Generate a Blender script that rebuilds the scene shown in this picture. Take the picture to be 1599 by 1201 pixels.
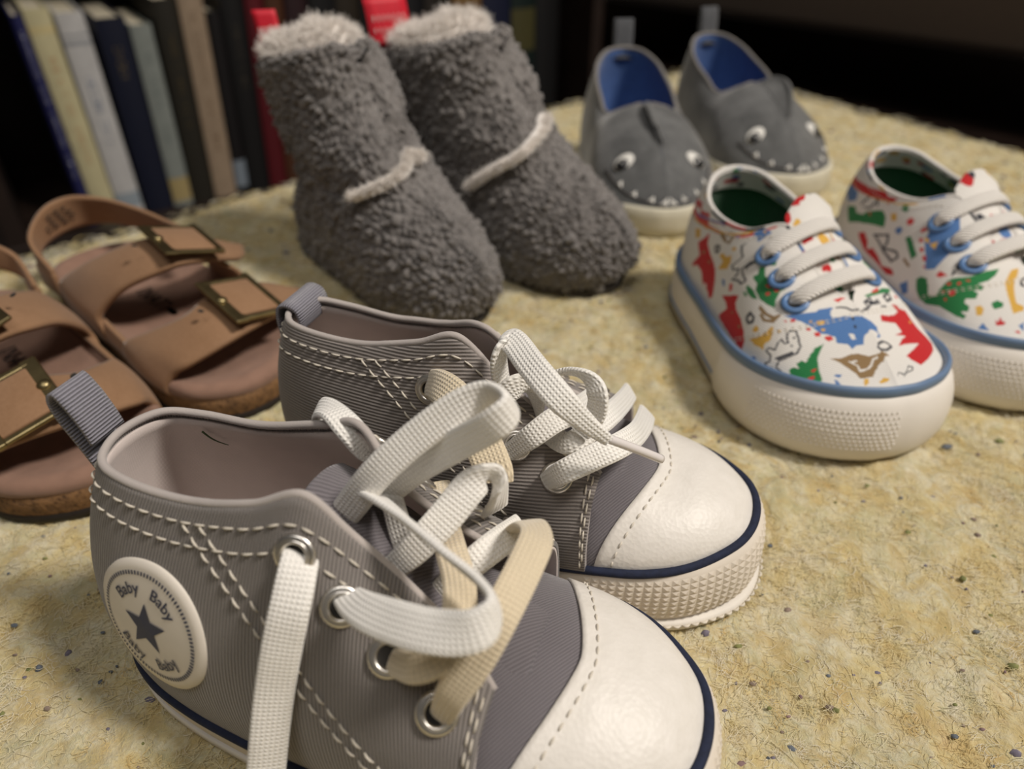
import bpy, math, random
import numpy as np
from mathutils import Vector, Matrix, noise, kdtree

for o in list(bpy.data.objects):
    bpy.data.objects.remove(o, do_unlink=True)
SC = bpy.context.scene
COL = SC.collection
S = 0.01                       # every shape below is written in centimetres
rng = np.random.default_rng(7)
random.seed(7)

# ------------------------------------------------------------------ camera, world, lights, exposure
cam_d = bpy.data.cameras.new('camera')
cam = bpy.data.objects.new('camera', cam_d)
COL.objects.link(cam)
cam.location = (0, 0, 13.4 * S)
cam.rotation_euler = (math.radians(90 - 36), 0, 0)
cam_d.sensor_width = 36.0
cam_d.lens = 1108 / 1599 * 36.0
cam_d.clip_start = 0.005
cam_d.clip_end = 30
cam_d.dof.use_dof = True
cam_d.dof.focus_distance = 0.138
cam_d.dof.aperture_fstop = 11.0
SC.camera = cam

world = bpy.data.worlds.new('world')
SC.world = world
world.use_nodes = True
world.node_tree.nodes['Background'].inputs['Color'].default_value = (1.0, 0.92, 0.84, 1)
world.node_tree.nodes['Background'].inputs['Strength'].default_value = 0.075

def area_light(name, loc, target, size, power, color):
    d = bpy.data.lights.new(name, 'AREA')
    d.shape = 'DISK'
    d.size = size
    d.energy = power
    d.color = color
    o = bpy.data.objects.new(name, d)
    COL.objects.link(o)
    o.location = loc
    v = Vector(target) - Vector(loc)
    o.rotation_euler = v.to_track_quat('-Z', 'Y').to_euler()
    return o

area_light('lamp_light', (0.85, -0.05, 1.30), (0.05, 0.2, 0), 0.28, 24.0, (1.0, 0.925, 0.84))
area_light('room_light', (-0.15, -0.40, 2.1), (0, 0.3, 0), 1.1, 12.5, (1.0, 0.95, 0.89))

SC.view_settings.view_transform = 'Standard'
SC.view_settings.look = 'None'
SC.view_settings.gamma = 1.0
SC.view_settings.use_curve_mapping = False
SC.view_settings.exposure = -0.25

# ------------------------------------------------------------------ helpers: objects
def link(name, data, parent=None):
    o = bpy.data.objects.new(name, data)
    COL.objects.link(o)
    if parent is not None:
        o.parent = parent
    return o

def thing(name, label, cat, loc=(0, 0, 0), rz=0.0, group=None):
    o = link(name, None)
    o.empty_display_size = 0.01
    o.location = (loc[0] * S, loc[1] * S, (loc[2] if len(loc) > 2 else 0.0) * S)
    o.rotation_euler = (0, 0, math.radians(rz))
    tag(o, label, cat, group)
    return o

def tag(o, label=None, cat=None, group=None, kind=None):
    if label: o['label'] = label
    if cat: o['category'] = cat
    if group: o['group'] = group
    if kind: o['kind'] = kind
    return o

def mesh(name, V, F, mat, parent=None, smooth=True, uv=None, col=None):
    """V in cm; F list/array of faces; uv per vertex; col per-vertex rgb"""
    me = bpy.data.meshes.new(name)
    V = np.asarray(V, float) * S
    if isinstance(F, np.ndarray):
        nf, k = F.shape
        me.vertices.add(len(V)); me.vertices.foreach_set('co', V.ravel())
        me.loops.add(nf * k); me.loops.foreach_set('vertex_index', F.ravel().astype(np.int32))
        me.polygons.add(nf)
        me.polygons.foreach_set('loop_start', np.arange(0, nf * k, k, dtype=np.int32))
        me.update(calc_edges=True)
    else:
        me.from_pydata(V.tolist(), [], [tuple(int(i) for i in f) for f in F])
        me.update()
    me.polygons.foreach_set('use_smooth', np.full(len(me.polygons), bool(smooth)))
    if uv is not None:
        vi = np.zeros(len(me.loops), np.int32); me.loops.foreach_get('vertex_index', vi)
        l = me.uv_layers.new(name='UVMap')
        l.data.foreach_set('uv', np.asarray(uv, np.float32)[vi].ravel())
    if col is not None:
        a = me.color_attributes.new('Col', 'FLOAT_COLOR', 'POINT')
        c = np.ones((len(V), 4), np.float32); c[:, :3] = col
        a.data.foreach_set('color', c.ravel())
    if mat is not None:
        for m in (mat if isinstance(mat, (list, tuple)) else [mat]):
            me.materials.append(m)
    return link(name, me, parent)

def weld(o, d=0.004):
    import bmesh
    bm = bmesh.new(); bm.from_mesh(o.data); bmesh.ops.remove_doubles(bm, verts=bm.verts[:], dist=d * S); bm.to_mesh(o.data); bm.free(); return o

def quads(nu, nv, cu=False, cv=False):
    iu = np.arange(nu if cu else nu - 1); iv = np.arange(nv if cv else nv - 1)
    A, B = np.meshgrid(iu, iv, indexing='ij')
    A2 = (A + 1) % nu; B2 = (B + 1) % nv
    return np.stack([A * nv + B, A2 * nv + B, A2 * nv + B2, A * nv + B2], -1).reshape(-1, 4)

def gnormals(P, cu=False, cv=False):
    du = np.gradient(P, axis=0); dv = np.gradient(P, axis=1)
    if cu: du = (np.roll(P, -1, 0) - np.roll(P, 1, 0)) / 2
    if cv: dv = (np.roll(P, -1, 1) - np.roll(P, 1, 1)) / 2
    n = np.cross(du, dv)
    l = np.linalg.norm(n, axis=-1, keepdims=True)
    return n / np.maximum(l, 1e-9)

def sheet(name, P, mat, parent=None, thick=0.0, cu=False, cv=False, flip=False, uv=None, col=None, smooth=True):
    """grid surface; thick > 0 closes it into a slab growing against the normal"""
    P = np.asarray(P, float)
    nu, nv = P.shape[:2]
    F = quads(nu, nv, cu, cv)
    V = P.reshape(-1, 3)
    if uv is None:
        a = np.concatenate([[0], np.cumsum(np.linalg.norm(np.diff(P.mean(1), axis=0), axis=1))])
        d = np.linalg.norm(np.diff(P, axis=1), axis=2)
        b = np.concatenate([np.zeros((nu, 1)), np.cumsum(d, 1)], 1)
        uv = np.stack([np.repeat(a[:, None], nv, 1), b], -1)
    uv = np.asarray(uv).reshape(-1, 2)
    if col is not None: col = np.asarray(col).reshape(-1, 3)
    if thick:
        n = gnormals(P, cu, cv) * (-1 if flip else 1)
        Q = (P - n * thick).reshape(-1, 3)
        m = len(V)
        E = []
        idx = np.arange(nu * nv).reshape(nu, nv)
        def strip(a, b):
            return np.stack([a, b, b + m, a + m], -1)
        G = [F, F[:, ::-1] + m]
        if not cv:
            r = idx[:, 0]; r2 = np.roll(r, -1) if cu else r[1:]; r1 = r if cu else r[:-1]
            G.append(strip(r2, r1))
            r = idx[:, -1]; r2 = np.roll(r, -1) if cu else r[1:]; r1 = r if cu else r[:-1]
            G.append(strip(r1, r2))
        if not cu:
            r = idx[0, :]; r2 = np.roll(r, -1) if cv else r[1:]; r1 = r if cv else r[:-1]
            G.append(strip(r1, r2))
            r = idx[-1, :]; r2 = np.roll(r, -1) if cv else r[1:]; r1 = r if cv else r[:-1]
            G.append(strip(r2, r1))
        F = np.concatenate(G)
        V = np.concatenate([V, Q]); uv = np.concatenate([uv, uv])
        if col is not None: col = np.concatenate([col, col])
    if flip: F = F[:, ::-1]
    return mesh(name, V, F, mat, parent, smooth, uv, col)

def cr(P, n, closed=False, t=None):
    """Catmull-Rom through the rows of P, sampled n times (or at parameters t in 0..1)"""
    P = np.asarray(P, float)
    m = len(P)
    if t is None:
        t = np.linspace(0, 1, n, endpoint=not closed)
    t = np.asarray(t, float)
    if closed:
        x = (t % 1.0) * m
        i = np.floor(x).astype(int); f = (x - i)
        g = lambda k: P[(i + k) % m]
    else:
        x = np.clip(t, 0, 1) * (m - 1)
        i = np.minimum(np.floor(x).astype(int), m - 2); f = x - i
        Q = np.concatenate([[2 * P[0] - P[1]], P, [2 * P[-1] - P[-2]]])
        g = lambda k: Q[i + 1 + k]
    sh = f.shape + (1,) * (P.ndim - 1)
    f = f.reshape(sh)
    a, b, c, d = g(-1), g(0), g(1), g(2)
    return 0.5 * (2 * b + (c - a) * f + (2 * a - 5 * b + 4 * c - d) * f ** 2 + (-a + 3 * b - 3 * c + d) * f ** 3)

def unit(v):
    v = np.asarray(v, float)
    return v / np.maximum(np.linalg.norm(v, axis=-1, keepdims=True), 1e-9)

def frames(path, up=(0, 0, 1)):
    T = unit(np.gradient(path, axis=0))
    N = np.zeros_like(path)
    n = np.array(up, float)
    n = n - T[0] * (n @ T[0])
    if np.linalg.norm(n) < 1e-3: n = np.cross(T[0], [1, 0.3, 0])
    N[0] = n / np.linalg.norm(n)
    for i in range(1, len(path)):
        n = N[i - 1] - T[i] * (N[i - 1] @ T[i])
        N[i] = n / max(np.linalg.norm(n), 1e-9)
    return T, N, np.cross(T, N)

def tube_data(path, r, k=8, closed=False, cap=True):
    path = np.asarray(path, float)
    T, N, B = frames(path)
    if closed:
        T = unit(np.roll(path, -1, 0) - np.roll(path, 1, 0))
    r = np.broadcast_to(np.asarray(r, float), (len(path),))
    a = np.linspace(0, 2 * np.pi, k, endpoint=False)
    V = path[:, None] + r[:, None, None] * (np.cos(a)[None, :, None] * N[:, None] + np.sin(a)[None, :, None] * B[:, None])
    F = [tuple(f) for f in quads(len(path), k, closed, True)]
    if cap and not closed:
        F.append(tuple(range(k)))
        m = (len(path) - 1) * k
        F.append(tuple(m + i for i in range(k - 1, -1, -1)))
    return V.reshape(-1, 3), F

def tube(name, path, r, mat, parent=None, k=8, closed=False):
    V, F = tube_data(path, r, k, closed)
    return mesh(name, V, F, mat, parent)

def ribbon(name, path, normals, width, thick, mat, parent=None, n=90, k=10, squash=None):
    """flat woven tape: path and face normals are control rows, interpolated together"""
    P = cr(path, n); N = unit(cr(normals, n))
    T = unit(np.gradient(P, axis=0))
    N = unit(N - T * (N * T).sum(1, keepdims=True))
    B = np.cross(T, N)
    w = cr(np.asarray(width, float)[:, None], n)[:, 0] if np.ndim(width) else np.full(n, width)
    a = np.linspace(0, 2 * np.pi, k * 2, endpoint=False)
    ca, sa = np.cos(a), np.sin(a)
    sx = np.sign(ca) * np.abs(ca) ** 0.6; sy = np.sign(sa) * np.abs(sa) ** 0.6
    V = P[:, None] + (w / 2)[:, None, None] * sx[None, :, None] * B[:, None] + (thick / 2) * sy[None, :, None] * N[:, None]
    m = len(a)
    F = [tuple(f) for f in quads(n, m, False, True)]
    F.append(tuple(range(m - 1, -1, -1))); F.append(tuple((n - 1) * m + i for i in range(m)))
    L = np.concatenate([[0], np.cumsum(np.linalg.norm(np.diff(P, axis=0), axis=1))])
    uv = np.stack([np.repeat(L[:, None], m, 1), np.repeat((sx * 0.5)[None], n, 0) * w[:, None]], -1)
    return mesh(name, V.reshape(-1, 3), F, mat, parent, True, uv.reshape(-1, 2))

def torus_data(c, n, R, r, ku=24, kv=10, ell=1.0, up=None):
    n = unit(n); up = np.array([0, 0, 1.0]) if up is None else np.array(up, float)
    a = unit(np.cross(up, n)) if np.linalg.norm(np.cross(up, n)) > 1e-3 else np.array([1.0, 0, 0])
    b = np.cross(n, a)
    U = np.linspace(0, 2 * np.pi, ku, endpoint=False); W = np.linspace(0, 2 * np.pi, kv, endpoint=False)
    d = np.cos(U)[:, None] * a + np.sin(U)[:, None] * b
    V = c + d[:, None] * (R + r * np.cos(W))[None, :, None] + n * (r * ell * np.sin(W))[None, :, None]
    return V.reshape(-1, 3), quads(ku, kv, True, True)

def join(parts):
    Vs, Fs, o = [], [], 0
    for V, F in parts:
        Vs.append(np.asarray(V, float)); Fs += [tuple(int(i) + o for i in f) for f in F]; o += len(V)
    return np.concatenate(Vs), Fs

def box_data(c, s, R=None, bev=0.0):
    """rounded-edge box: centre c, full sizes s; bev chamfers all edges"""
    h = np.asarray(s, float) / 2
    if bev <= 0:
        V = np.array([(x, y, z) for x in (-1, 1) for y in (-1, 1) for z in (-1, 1)], float) * h
        F = [(0, 1, 3, 2), (4, 6, 7, 5), (0, 4, 5, 1), (2, 3, 7, 6), (0, 2, 6, 4), (1, 5, 7, 3)]
    else:
        import bmesh
        bm = bmesh.new(); bmesh.ops.create_cube(bm, size=1.0)
        for v in bm.verts: v.co = Vector((v.co.x * s[0], v.co.y * s[1], v.co.z * s[2]))
        bmesh.ops.bevel(bm, geom=bm.edges[:], offset=min(bev, min(h) * 0.95), segments=2, profile=0.5, affect='EDGES')
        bm.verts.index_update()
        V = np.array([v.co[:] for v in bm.verts]); F = [tuple(v.index for v in f.verts) for f in bm.faces]
        bm.free()
    if R is not None: V = V @ np.asarray(R).T
    return V + np.asarray(c, float), F

def rotz(a):
    c, s = math.cos(a), math.sin(a)
    return np.array([[c, -s, 0], [s, c, 0], [0, 0, 1.0]])

class Surf:
    """surface through columns of (bottom, middle, top) points; u along the columns, v upward"""
    def __init__(self, b, m, t, fn=None):
        self.b, self.m, self.t = (np.asarray(x, float) for x in (b, m, t)); self.fn = fn
    def __call__(self, u, v):
        u, v = np.broadcast_arrays(np.asarray(u, float), np.asarray(v, float))
        sh = u.shape
        b, m, t = (cr(x, 0, t=u.ravel()).reshape(sh + (3,)) for x in (self.b, self.m, self.t))
        v = v[..., None]
        P = b * (2 * (v - .5) * (v - 1)) + m * (-4 * v * (v - 1)) + t * (2 * v * (v - .5))
        return self.fn(P) if self.fn else P
    def n(self, u, v, e=1e-3):
        du = self(np.clip(u + e, 0, 1), v) - self(np.clip(u - e, 0, 1), v); dv = self(u, np.asarray(v) + e) - self(u, np.asarray(v) - e)
        return unit(np.cross(du, dv))
    def grid(self, nu, nv, u0=0, u1=1, v0=0, v1=1):
        U, V = np.meshgrid(np.linspace(u0, u1, nu), np.linspace(v0, v1, nv), indexing='ij')
        return self(U, V)
    def off(self, u, v, a, b, hgt):
        """points a cm along the surface (horizontal) and b cm (upward) from (u,v), raised by hgt"""
        e = 1e-3
        du = (self(u + e, v) - self(u - e, v)) / (2 * e); dv = (self(u, v + e) - self(u, v - e)) / (2 * e)
        ex = unit(du); ey = unit(dv - ex * (dv @ ex))
        M = np.array([[du @ ex, dv @ ex], [du @ ey, dv @ ey]])
        uv = np.linalg.solve(M, np.stack([np.ravel(a), np.ravel(b)]))
        U = (u + uv[0]).reshape(np.shape(a)); W = (v + uv[1]).reshape(np.shape(a))
        return self(U, W) + self.n(U, W) * np.asarray(hgt)[..., None] if np.ndim(hgt) else self(U, W) + self.n(U, W) * hgt

def stitch_data(path, nrm, dash=0.2, gap=0.09, r=0.022):
    """dashes laid along a path on a surface"""
    path = np.asarray(path, float); nrm = np.asarray(nrm, float)
    L = np.concatenate([[0], np.cumsum(np.linalg.norm(np.diff(path, axis=0), axis=1))])
    out = []; s = 0.0
    k = 6
    while s + dash < L[-1]:
        q = np.linspace(s, s + dash, 4)
        p = np.stack([np.interp(q, L, path[:, i]) for i in range(3)], 1)
        n = unit(np.stack([np.interp(q, L, nrm[:, i]) for i in range(3)], 1))
        p = p + n * (np.array([-0.3, 0.6, 0.6, -0.3]) * r)[:, None]
        T = unit(np.gradient(p, axis=0)); B = np.cross(T, n)
        a = np.linspace(0, 2 * np.pi, k, endpoint=False)
        rr = r * np.array([0.6, 1, 1, 0.6])
        V = p[:, None] + rr[:, None, None] * (np.cos(a)[None, :, None] * n[:, None] + np.sin(a)[None, :, None] * B[:, None])
        F = [tuple(f) for f in quads(4, k, False, True)] + [tuple(range(k)), tuple(range(4 * k - 1, 3 * k - 1, -1))]
        out.append((V.reshape(-1, 3), F)); s += dash + gap
    return out

# ------------------------------------------------------------------ helpers: materials
def srgb(r, g, b):
    f = lambda c: (c / 255 / 12.92) if c / 255 <= 0.04045 else ((c / 255 + 0.055) / 1.055) ** 2.4
    return (f(r), f(g), f(b), 1.0)

class NT:
    def __init__(self, name):
        self.m = bpy.data.materials.new(name); self.m.use_nodes = True
        self.t = self.m.node_tree; self.bs = self.t.nodes['Principled BSDF']
    def n(self, typ, **kw):
        x = self.t.nodes.new(typ)
        for k, v in kw.items(): setattr(x, k, v)
        return x
    def l(self, a, b): self.t.links.new(a, b)
    def val(self, sock, v):
        if hasattr(v, 'is_output') or isinstance(v, bpy.types.NodeSocket): self.l(v, sock)
        else: sock.default_value = v
    def co(self, kind='Object', scale=(1, 1, 1), rot=(0, 0, 0)):
        t = self.n('ShaderNodeTexCoord'); mp = self.n('ShaderNodeMapping')
        mp.inputs['Scale'].default_value = scale; mp.inputs['Rotation'].default_value = rot
        self.l(t.outputs[kind], mp.inputs['Vector']); return mp.outputs['Vector']
    def noise(self, vec, scale, detail=3, rough=0.55, dist=0.0):
        x = self.n('ShaderNodeTexNoise'); self.l(vec, x.inputs['Vector'])
        x.inputs['Scale'].default_value = scale; x.inputs['Detail'].default_value = detail
        x.inputs['Roughness'].default_value = rough; x.inputs['Distortion'].default_value = dist
        return x.outputs['Fac']
    def voro(self, vec, scale, feature='F1', out='Distance', rand=1.0):
        x = self.n('ShaderNodeTexVoronoi', feature=feature); self.l(vec, x.inputs['Vector'])
        x.inputs['Scale'].default_value = scale; x.inputs['Randomness'].default_value = rand
        return x.outputs[out]
    def wave(self, vec, scale, direction='X', dist=0.0):
        x = self.n('ShaderNodeTexWave', bands_direction=direction); self.l(vec, x.inputs['Vector'])
        x.inputs['Scale'].default_value = scale; x.inputs['Distortion'].default_value = dist
        return x.outputs['Fac']
    def ramp(self, fac, stops, interp='LINEAR'):
        x = self.n('ShaderNodeValToRGB'); e = x.color_ramp.elements; x.color_ramp.interpolation = interp
        while len(e) < len(stops): e.new(0.5)
        for el, (p, c) in zip(e, stops): el.position = p; el.color = c
        self.l(fac, x.inputs['Fac']); return x.outputs['Color']
    def mix(self, fac, a, b, mode='MIX'):
        x = self.n('ShaderNodeMix', data_type='RGBA', blend_type=mode)
        self.val(x.inputs[0], fac); self.val(x.inputs[6], a); self.val(x.inputs[7], b); return x.outputs[2]
    def math(self, op, a, b=0.0):
        x = self.n('ShaderNodeMath', operation=op); self.val(x.inputs[0], a); self.val(x.inputs[1], b); return x.outputs[0]
    def bump(self, h, strength=0.5, dist=0.0005):
        x = self.n('ShaderNodeBump'); self.l(h, x.inputs['Height'])
        x.inputs['Strength'].default_value = strength; x.inputs['Distance'].default_value = dist
        prev = self.bs.inputs['Normal']
        if prev.is_linked: self.l(prev.links[0].from_socket, x.inputs['Normal'])
        self.l(x.outputs['Normal'], self.bs.inputs['Normal'])
    def set(self, color=None, rough=None, metal=None, spec=None, sheen=None, coat=None):
        b = self.bs
        if color is not None: self.val(b.inputs['Base Color'], color)
        if rough is not None: self.val(b.inputs['Roughness'], rough)
        if metal is not None: b.inputs['Metallic'].default_value = metal
        if spec is not None: b.inputs['Specular IOR Level'].default_value = spec
        if sheen is not None: b.inputs['Sheen Weight'].default_value = sheen; b.inputs['Sheen Roughness'].default_value = 0.5
        if coat is not None: b.inputs['Coat Weight'].default_value = coat; b.inputs['Coat Roughness'].default_value = 0.25
        return self.m

def plain(name, c, rough=0.6, metal=0.0, spec=0.5, var=0.12, scale=300, bump=0.0, sheen=None, dist=0.0003):
    n = NT(name); v = n.co('Object')
    f = n.noise(v, scale, 4)
    dark = tuple(x * (1 - var) for x in c[:3]) + (1,); lite = tuple(min(1, x * (1 + var)) for x in c[:3]) + (1,)
    n.set(n.ramp(f, [(0.3, dark), (0.7, lite)]), rough, metal, spec, sheen)
    if bump: n.bump(f, bump, dist)
    return n.m

def fabric(name, c, kx=22, ky=22, depth=0.35, mode='twill', rough=0.85, var=0.18, fuzz=0.3, blotch=0.15):
    """woven cloth in the UV (centimetre) space of the sheet"""
    n = NT(name); uv = n.co('UV')
    nz = n.noise(n.co('Object'), 120, 4); fine = n.noise(n.co('Object'), 2500, 2)
    if mode == 'rib': h = n.wave(uv, kx * 0.314, 'X', 0.6)
    elif mode == 'ribv': h = n.wave(uv, ky * 0.314, 'Y', 0.6)
    elif mode == 'diag': h = n.wave(n.co('UV', rot=(0, 0, 0.7)), kx * 0.314, 'X', 0.5)
    else: h = n.math('MULTIPLY', n.wave(uv, kx * 0.314, 'X', 0.3), n.wave(uv, ky * 0.314, 'Y', 0.3))
    h2 = n.math('ADD', h, n.math('MULTIPLY', fine, 0.5))
    d = tuple(x * (1 - var * 1.6) for x in c[:3]) + (1,); l = tuple(min(1, x * (1 + var)) for x in c[:3]) + (1,)
    col = n.ramp(h, [(0.1, d), (0.8, l)])
    col = n.mix(n.math('MULTIPLY', n.ramp(nz, [(0.35, (0, 0, 0, 1)), (0.7, (1, 1, 1, 1))]), blotch), col, tuple(x * 1.5 for x in c[:3]) + (1,))
    n.set(col, rough, 0, 0.25, fuzz)
    n.bump(h2, depth, 0.0003)
    return n.m
# ------------------------------------------------------------------ setting: floor, wall, rug on its low table
m_floor = NT('floor_wood'); _v = m_floor.co('Object', (1, 6, 1))
m_floor = m_floor.set(m_floor.ramp(m_floor.noise(_v, 9, 5), [(0.3, (0.010, 0.006, 0.005, 1)), (0.7, (0.028, 0.017, 0.013, 1))]), 0.35)
FZ = -17.5
V, F = box_data((0, 95, FZ - 1), (420, 330, 2))
tag(mesh('floor', V, F, m_floor, None, False), kind='structure')
m_wall = plain('wall_paint', (0.09, 0.06, 0.04, 1), 0.9, var=0.1, scale=30)
V, F = box_data((0, 262, 90), (420, 4, 216))
tag(mesh('wall_back', V, F, m_wall, None, False), kind='structure')

RC = np.array([15.8, 64.6]); RL = np.array([-46.0, 3.0]); RR = np.array([55.0, 3.0]); RB = np.array([0.0, -60.0])
def rug_xy(a, b):                      # a towards the left corner, b towards the right corner
    a = a[..., None]; b = b[..., None]
    p = RC * (1 - a) * (1 - b) + RL * a * (1 - b) + RR * b * (1 - a) + RB * a * b
    # slightly wavy hem
    return p
NR = 640
g = np.linspace(0, 1, NR)
A, B = np.meshgrid(g, g, indexing='ij')
XY = rug_xy(A, B)
XY[..., 0] += 0.35 * np.sin(XY[..., 1] * 0.31) * (1 - A) ** 8
XY[..., 1] += 0.45 * np.sin(XY[..., 0] * 0.42 + 1) * ((1 - A) ** 8 + (1 - B) ** 8)
Z = np.zeros_like(A)
for k in range(NR):
    for j in range(NR):
        x, y = XY[k, j]
        if y > -8:
            Z[k, j] = 0.12 * noise.noise((x * 0.5, y * 0.5, 1.0)) + 0.11 * noise.noise((x * 1.5, y * 1.5, 7.0))
            if y < 40: Z[k, j] += 0.09 * noise.noise((x * 3.4, y * 3.4, 3.0))
edge = np.minimum(np.minimum(A, B), np.minimum(1 - A, 1 - B)) * 90
Z = np.clip(Z, -0.25, 0.12) - 0.06 - 0.9 * np.exp(-(edge / 0.55) ** 2)
P = np.concatenate([XY, Z[..., None]], -1)

def rug_material():
    n = NT('rug_wool'); v = n.co('Object')
    big = n.noise(v, 30, 4, 0.6, 0.4); mid = n.noise(v, 130, 5, 0.65, 0.8); fine = n.noise(v, 650, 4, 0.7, 1.0)
    hue = n.noise(n.co('Object', (1, 1, 1), (0.3, 0.2, 0.5)), 85, 4, 0.6, 0.8)
    col = n.ramp(big, [(0.32, srgb(212, 200, 158)), (0.5, srgb(200, 192, 162)), (0.68, srgb(216, 211, 196))])
    c2 = n.ramp(hue, [(0.30, srgb(200, 166, 104)), (0.40, srgb(212, 196, 140)), (0.5, srgb(214, 207, 180)), (0.60, srgb(190, 186, 148)), (0.72, srgb(156, 153, 112))])
    col = n.mix(0.62, col, c2)
    col = n.mix(n.ramp(mid, [(0.36, (0.75, 0.75, 0.75, 1)), (0.55, (0, 0, 0, 1))]), col, srgb(184, 160, 104))
    col = n.mix(n.ramp(fine, [(0.35, (0.5, 0.5, 0.5, 1)), (0.6, (0, 0, 0, 1))]), col, srgb(190, 170, 118))
    n.set(col, 0.95, 0, 0.1, 0.25)
    n.bump(mid, 0.6, 0.0022); n.bump(fine, 0.7, 0.0008)
    return n.m
m_rug = rug_material()
rug = thing('rug', 'speckled yellow and cream woolly rug spread under all the little shoes', 'rug', (0, 0, 0))
sheet('rug_top', P, m_rug, rug, thick=1.0, flip=False)

# scattered dark flecks of lint caught in the wool: two sizes of small felted lumps
def blob(c, r, seed):
    a = np.linspace(0, 2 * np.pi, 6, endpoint=False)
    q = np.random.default_rng(seed)
    V = [(c[0], c[1], c[2] + r[2])]
    for z, s in ((0.5, 0.8), (-0.3, 1.0)):
        for t in a: V.append((c[0] + r[0] * s * math.cos(t) * q.uniform(.7, 1.2), c[1] + r[1] * s * math.sin(t) * q.uniform(.7, 1.2), c[2] + r[2] * z))
    F = [(0, 1 + i, 1 + (i + 1) % 6) for i in range(6)] + [(1 + i, 7 + i, 7 + (i + 1) % 6, 1 + (i + 1) % 6) for i in range(6)]
    return np.array(V), F
def in_rug(x, y):
    d1 = (RL - RC); d2 = (RR - RC)
    q = np.array([x, y]) - RC
    det = d1[0] * d2[1] - d1[1] * d2[0]
    s = (q[0] * d2[1] - q[1] * d2[0]) / det; t = (d1[0] * q[1] - d1[1] * q[0]) / det
    return min(s, t) * 90
fleck_cols = [srgb(116, 110, 124), srgb(100, 106, 114), srgb(138, 122, 110), srgb(124, 126, 78), srgb(132, 108, 108)]
for ci, c in enumerate(fleck_cols):
    parts = []
    for _ in range(520):
        y = -4 + 66 * rng.uniform(0, 1) ** 1.5; x = rng.uniform(-0.85, 0.85) * (abs(y) * 0.95 + 12)
        if in_rug(x, y) < 1.0: continue
        s = rng.choice([0.032, 0.05, 0.075], p=[.55, .35, .10]) * (1 + abs(y) * 0.012)
        parts.append(blob((x, y, -0.03), (s * rng.uniform(.8, 1.9), s, s * 0.8), int(rng.integers(1e9))))
    V, F = join(parts)
    tag(mesh('lint_flecks', V, F, plain('lint_wool', c, 0.95, var=0.3, scale=900), rug), kind='stuff', label='dark lint flecks caught in the wool')

# loose wool fibres
def fibres(name, N, ygen, length, rad, mat, parent, seed, lift=0.5):
    q = np.random.default_rng(seed)
    y = ygen(q, N); x = q.uniform(-1, 1, N) * (np.abs(y) * 0.85 + 10)
    keep = np.array([in_rug(a, b) > 0.15 for a, b in zip(x, y)])
    x, y = x[keep], y[keep]; N = len(x)
    K = 6
    ang = q.uniform(0, 2 * np.pi, N); cur = q.normal(0, 1.1, N); L = length * q.lognormal(0, 0.35, N) * (1 + np.abs(y) * 0.012)
    pitch = q.uniform(0.05, 1.0, N) ** 1.3 * lift
    pts = np.zeros((N, K, 3)); pts[:, 0] = np.stack([x, y, q.uniform(-0.16, 0.0, N)], 1)
    for k in range(1, K):
        a = ang + cur * k * 0.45; st = L / (K - 1)
        pz = pitch * (1 - 0.42 * k)
        pts[:, k] = pts[:, k - 1] + np.stack([np.cos(a) * st, np.sin(a) * st, np.sin(pz) * st], 1)
    cu = bpy.data.hair_curves.new(name)
    cu.add_curves([K] * N)
    cu.points.foreach_set('position', (pts * S).astype(np.float32).ravel())
    r = rad * S * np.tile(np.array([1, 1, .95, .8, .6, .25]), N) * np.repeat(1 + np.abs(y) * 0.02, K)
    ra = cu.attributes.get('radius') or cu.attributes.new('radius', 'FLOAT', 'POINT')
    ra.data.foreach_set('value', r.astype(np.float32))
    cu.materials.append(mat)
    return tag(link(name, cu, parent), kind='stuff')
m_fibre = NT('wool_fibre'); _v = m_fibre.co('Object')
m_fibre = m_fibre.set(m_fibre.ramp(m_fibre.noise(_v, 85, 4, .6, .8), [(.32, srgb(212, 182, 118)), (.45, srgb(222, 208, 158)), (.6, srgb(228, 221, 202)), (.72, srgb(194, 190, 148))]), .9, 0, .1, .3)
fibres('wool_pile', 150000, lambda q, n: 2 + 28 * q.uniform(0, 1, n) ** 1.3, 0.30, 0.0038, m_fibre, rug, 11, .6)
fibres('wool_pile', 60000, lambda q, n: 22 + 44 * q.uniform(0, 1, n) ** 1.0, 0.5, 0.008, m_fibre, rug, 12, .6)
fibres('wool_pile', 30000, lambda q, n: q.uniform(-12, 3, n), 0.4, 0.006, m_fibre, rug, 13, .6)
# ------------------------------------------------------------------ low table under the rug, bookcase with books, sofa
m_table = plain('table_wood', (0.045, 0.028, 0.018, 1), .5, var=.2, scale=40)
tb = thing('low_table', 'dark low table under the yellow rug, hidden beneath it', 'table', (8, 22, FZ))
def quad_slab(pts, z0, z1):
    n = len(pts); V = [(x, y, z0) for x, y in pts] + [(x, y, z1) for x, y in pts]
    return np.array(V, float), [tuple(range(n - 1, -1, -1)), tuple(range(n, 2 * n))] + [(i, (i + 1) % n, n + (i + 1) % n, n + i) for i in range(n)]
cen = (RC + RL + RR + RB) / 4
inset = [cen + (q - cen) * .955 - np.array([8, 22]) for q in (RC, RL, RB, RR)]
mesh('table_top', *quad_slab(inset, -4.0 - FZ, -1.36 - FZ), m_table, tb, False)
for q in inset:
    c = (cen - np.array([8, 22])) + (q - (cen - np.array([8, 22]))) * .93
    mesh('leg', *box_data((c[0], c[1], (-4.0 - FZ) / 2), (5, 5, -4.0 - FZ), rotz(.79), .3), m_table, tb, False)

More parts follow.
